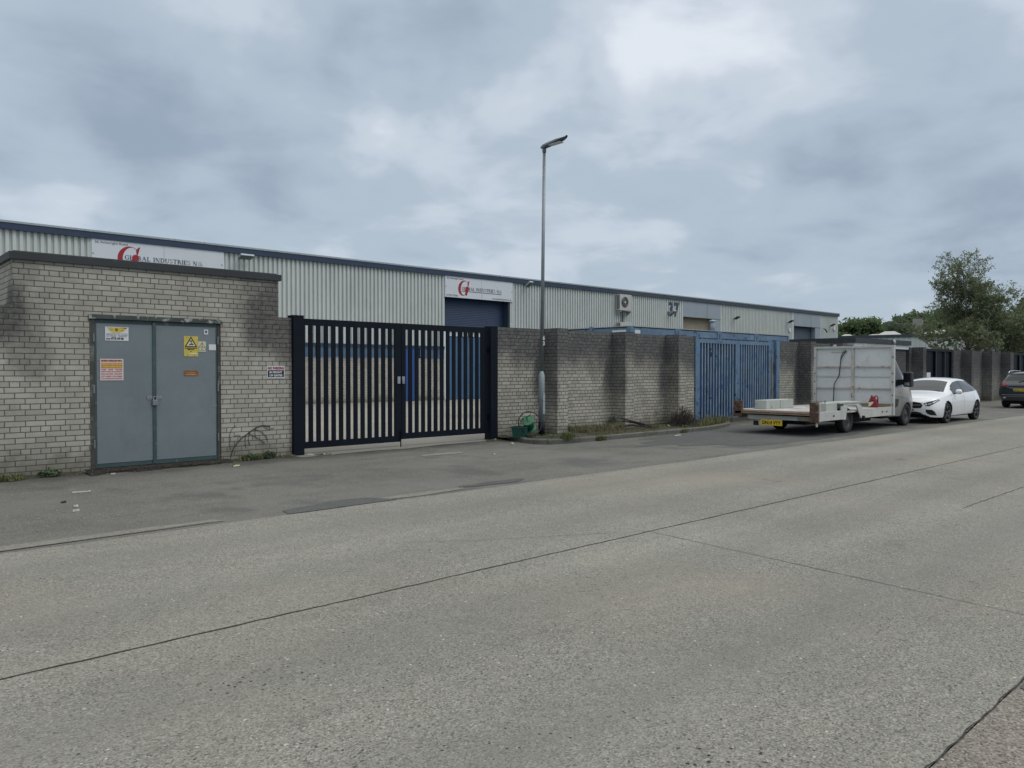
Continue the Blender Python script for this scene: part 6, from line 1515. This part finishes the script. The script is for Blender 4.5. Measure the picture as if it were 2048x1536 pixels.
grass_patch([(13.0, 12.9, .5, .6), (17.3, 13.0, .8, .5), (15.2, 12.5, 1.5, .3), (18.3, 12.6, .8, .4)], 1300, .02, .07, 'grass', 'short thin grass scattered over the verge', 7, ZV)
grass_patch([(2.2, 13.62, .22, .16), (1.9, 13.6, .3, .14)], 900, .03, .12, 'grass', 'grass at the foot of the hut wall at the left edge', 8, .01)
grass_patch([(5.9, 13.75, .12, .08), (6.3, 13.78, .2, .07), (6.1, 13.72, .15, .07)], 420, .03, .13, 'grass', 'grass at the foot of the hut wall below the dead vine', 9, .01)
grass_patch([(6.7, 13.72, .2, .1), (7.4, 13.6, .2, .06), (11.8, 13.6, .2, .08), (4.9, 13.6, .5, .06)], 260, .02, .06, 'grass', 'short weeds in cracks by the black gate', 10, .008)
weed_plant(2.75, 13.70, .01, .17, .12, 260, 1, 'low dark green leafy weed at the hut wall, left of the grey doors')
weed_plant(6.02, 13.76, .01, .14, .12, 200, 2, 'small leafy weed below the dead vine, nearer the grey doors')
weed_plant(6.38, 13.76, .01, .13, .15, 200, 3, 'small leafy weed below the dead vine, nearer the black gate')
weed_plant(16.25, 13.72, ZV, .14, .42, 240, 4, 'leafy ivy sprig in the corner beside the second pier')
# brown mound of dead stems against the third pier
rnd = random.Random(77); tw = MB()
for _ in range(520):
    a = rnd.uniform(0, 6.28); q = rnd.random() ** .7; cx, cy = 18.55 + .62 * q * math.cos(a), min(13.32, 13.05 + .34 * q * math.sin(a)); hh = .62 * (1 - q * .75)
    p0 = Vector((cx, cy, ZV)); p1 = p0 + Vector((rnd.uniform(-.22, .22), rnd.uniform(-.16, .10), rnd.uniform(.3, 1) * hh)); p2 = p1 + Vector((rnd.uniform(-.18, .18), rnd.uniform(-.14, .06), rnd.uniform(-.12, .08)))
    tw.tube([p0, p1, p2], [.006, .004, .002], 3, caps=False)
tag(tw.build('dead_bush', 'twig', recalc=False), 'brown mound of dead bush stems against the third pier', 'bush')
rnd = random.Random(78); tw = MB()
for _ in range(150):
    x = rnd.uniform(3.5, 5.3); y = rnd.uniform(13.5, 13.72); p0 = Vector((x, y, .02)); a = rnd.gauss(0, .5); p1 = p0 + Vector((math.cos(a) * rnd.uniform(.05, .25), math.sin(a) * .08, rnd.uniform(0, .04)))
    tw.tube([p0, (p0 + p1) / 2 + Vector((0, 0, .015)), p1], [.005, .005, .003], 4, caps=False)
tag(tw.build('twigs', 'twig', recalc=False), 'dry twigs strewn below the grey double doors', 'twigs', kind='stuff')
# fallen dark branches by the second pier and a stray half brick
tw = MB()
for (a, b, c_) in (((16.2, 13.35, ZV + .28), (16.7, 13.0, ZV + .12), (17.1, 12.9, ZV + .01)), ((16.3, 13.4, ZV + .2), (16.6, 13.2, ZV + .15), (17.0, 13.1, ZV + .02)), ((15.9, 13.3, ZV + .05), (16.4, 13.1, ZV + .10), (16.9, 12.75, ZV + .01))): tw.tube([a, b, c_], [.02, .025, .012], 6)
tag(tw.build('fallen_branch', 'under'), 'black fallen branch leaning by the second pier', 'branch')
def litter(name, px, py, L_, Wd, ang, m, label, h=.02, z=0.012):
    p = onZ(px, py, z); mb = MB(); c, s_ = math.cos(ang), math.sin(ang); rnd = random.Random(px)
    n = 6; top = []; 
    for i in range(n + 1):
        u = -L_ / 2 + L_ * i / n; o = Wd * .4 * math.sin(i * 1.3) * rnd.uniform(.2, .8); top.append((u, o, h * (.4 + .6 * rnd.random())))
    for i in range(n):
        q = []
        for (u, o, hh), sd in ((top[i], -1), (top[i + 1], -1), (top[i + 1], 1), (top[i], 1)):
            v = o + sd * Wd / 2; q.append((p.x + u * c - v * s_, p.y + u * s_ + v * c, z + hh))
        mb.quad(*q)
        for sd in (0, 3):
            a, b = (q[0], q[1]) if sd == 0 else (q[3], q[2]); mb.quad(a, b, (b[0], b[1], z - .004), (a[0], a[1], z - .004))
    return tag(mb.build(name, m), label, 'litter')
litter('paper_scrap', 472, 932, .16, .03, .4, 'label_cream', 'yellowish paper strip on the asphalt, right of the grey doors')
litter('stick', 163, 984, .22, .012, -.1, 'litter', 'thin pale stick on the asphalt below the left sticker door')
litter('stick', 621, 909, .10, .02, -.6, 'litter', 'short white stick at the foot of the left black gate post')
litter('cup_piece', 649, 909, .035, .03, 0, 'litter', 'white plastic bit just right of the short white stick', .025)
litter('paper_scrap', 226, 948, .07, .03, 0, 'litter', 'white scrap lying in the dirt below the grey doors')
litter('paper_scrap', 152, 1013, .045, .03, 0, 'litter', 'small white scrap on the asphalt, the farther of a pair at lower left')
litter('paper_scrap', 152, 1022, .07, .018, 0, 'litter', 'small white strip on the asphalt, the nearer of a pair at lower left')
litter('rubber_piece', 127, 1005, .06, .012, .1, 'ink', 'little black rubber strip on the asphalt left of the white scraps')
litter('cup_piece', 990, 880, .05, .04, 0, 'litter', 'crumpled white piece at the foot of the right black gate post', .04)
litter('cup_piece', 1025, 888, .06, .04, 0, 'litter', 'crumpled white piece on the asphalt below the green tub', .04)
litter('stick', 1355, 871, .30, .025, .1, 'litter', 'long white stick lying against the kerb near the third pier')
litter('brick_piece', 1224, 859, .12, .07, .1, 'kerb', 'stray broken brick in the dry grass by the second pier', .07, ZV)
litter('cup_piece', 1337, 853, .05, .04, .3, 'litter', 'white crumpled cup below the dead bush mound', .05, ZV)
litter('paper_scrap', 988, 909, .05, .035, .1, 'litter', 'lone white scrap on the asphalt in front of the right gate leaf')
rnd = random.Random(5); gv = MB()
for _ in range(420):
    x = rnd.uniform(1.5, 24); y = rnd.choice([rnd.uniform(13.2, 13.85), rnd.uniform(8.6, 13.6), rnd.uniform(11.6, 12.0)]); s_ = rnd.uniform(.004, .013)
    if 12.0 < x < 21.3 and y > 11.98: continue
    i = len(gv.v); gv.v += [(x + s_ * a, y + s_ * b, .004 + s_ * c_) for a, b, c_ in ((-1, -.6, 0), (.9, -.7, 0), (.7, .8, 0), (-.8, .7, 0), (0, 0, .9))]; gv.f += [(i, i + 1, i + 4), (i + 1, i + 2, i + 4), (i + 2, i + 3, i + 4), (i + 3, i, i + 4)]
tag(gv.build('gravel', 'concrete_old'), 'loose grit scattered over the asphalt forecourt', 'gravel', kind='stuff')

# ---- green tub and hose reel by the lamp post
TP = onZ(1046, 876, ZV); DYR = .10; DXR = onY(1058, 850, 13.1).x - 12.87
tub = thing('planter_tub', (TP.x, TP.y, ZV), 'dark green plastic tub standing on the verge left of the lamp post', 'tub')
tx, ty = 0, 0
tm = MB(); V = []
for (hw, z) in ((.15, ZV), (.185, ZV + .24), (.20, ZV + .24), (.20, ZV + .265), (.175, ZV + .265), (.14, ZV + .03)):
    V.append([(tx - hw * 1.15, ty - hw, z), (tx + hw * 1.15, ty - hw, z), (tx + hw * 1.15, ty + hw, z), (tx - hw * 1.15, ty + hw, z)])
for a, b in zip(V[:-1], V[1:]):
    for j in range(4): k = (j + 1) % 4; tm.quad(a[j], a[k], b[k], b[j])
tm.poly(V[-1])
ca, sa = math.cos(R(-58)), math.sin(R(-58)); tm.v = [(TP.x + x * .8 * ca - y * .8 * sa, TP.y + .1 + x * .8 * sa + y * .8 * ca, z) for x, y, z in tm.v]
tm.build('tub_body', 'green_tub', tub, bevel=.012)
reel = thing('hose_reel', (12.87 + DXR, 13.0 + DYR, ZV), 'bright green hose reel with black hoops, tipped between tub and lamp post', 'hose reel')
ax = Vector((-.62, -.35, .70)).normalized(); c0_ = Vector((12.84 + DXR, 12.98 + DYR, ZV + .30))
MB().lathe(c0_ - ax * .16, ax, [(.03, 0), (.15, .01), (.155, .03), (.09, .05), (.085, .27), (.15, .29), (.15, .31), (.03, .32)], 20).build('drum', 'green_plastic', reel, smooth=False)
MB().lathe(c0_ - ax * .09, ax, [(.105, 0), (.125, .03), (.11, .06), (.126, .09), (.11, .12), (.12, .15), (.10, .17)], 20, caps=False).build('hose', 'green_tub', reel, smooth=True)
def hoop(c, axis, r, tr, a0=0, a1=360):
    axis = axis.normalized(); u = axis.cross(Vector((0, 0, 1))).normalized(); v = u.cross(axis).normalized()
    return MB().tube([c + u * r * math.cos(R(a0 + (a1 - a0) * i / 28)) + v * r * math.sin(R(a0 + (a1 - a0) * i / 28)) for i in range(29)], tr, 6, caps=False)
hoop(c0_ + Vector((.06, .02, .02)), Vector((-.3, -.85, .25)), .29, .013).build('hoop', 'ink', reel, smooth=True)
hoop(c0_ + Vector((-.12, -.02, -.06)), Vector((.35, -.8, .3)), .22, .011).build('hoop', 'ink', reel, smooth=True)
MB().tube([c0_ + ax * .15, c0_ + ax * .26, c0_ + ax * .26 + Vector((.07, -.05, .05))], .014, 6).build('crank', 'ink', reel)
MB().tube([(12.95 + DXR, 12.85 + DYR, ZV + .02), (13.25 + DXR, 12.72 + DYR, ZV + .015), (13.6 + DXR, 12.6 + DYR, ZV + .012)], .011, 6).build('loose_hose', 'green_tub', reel)
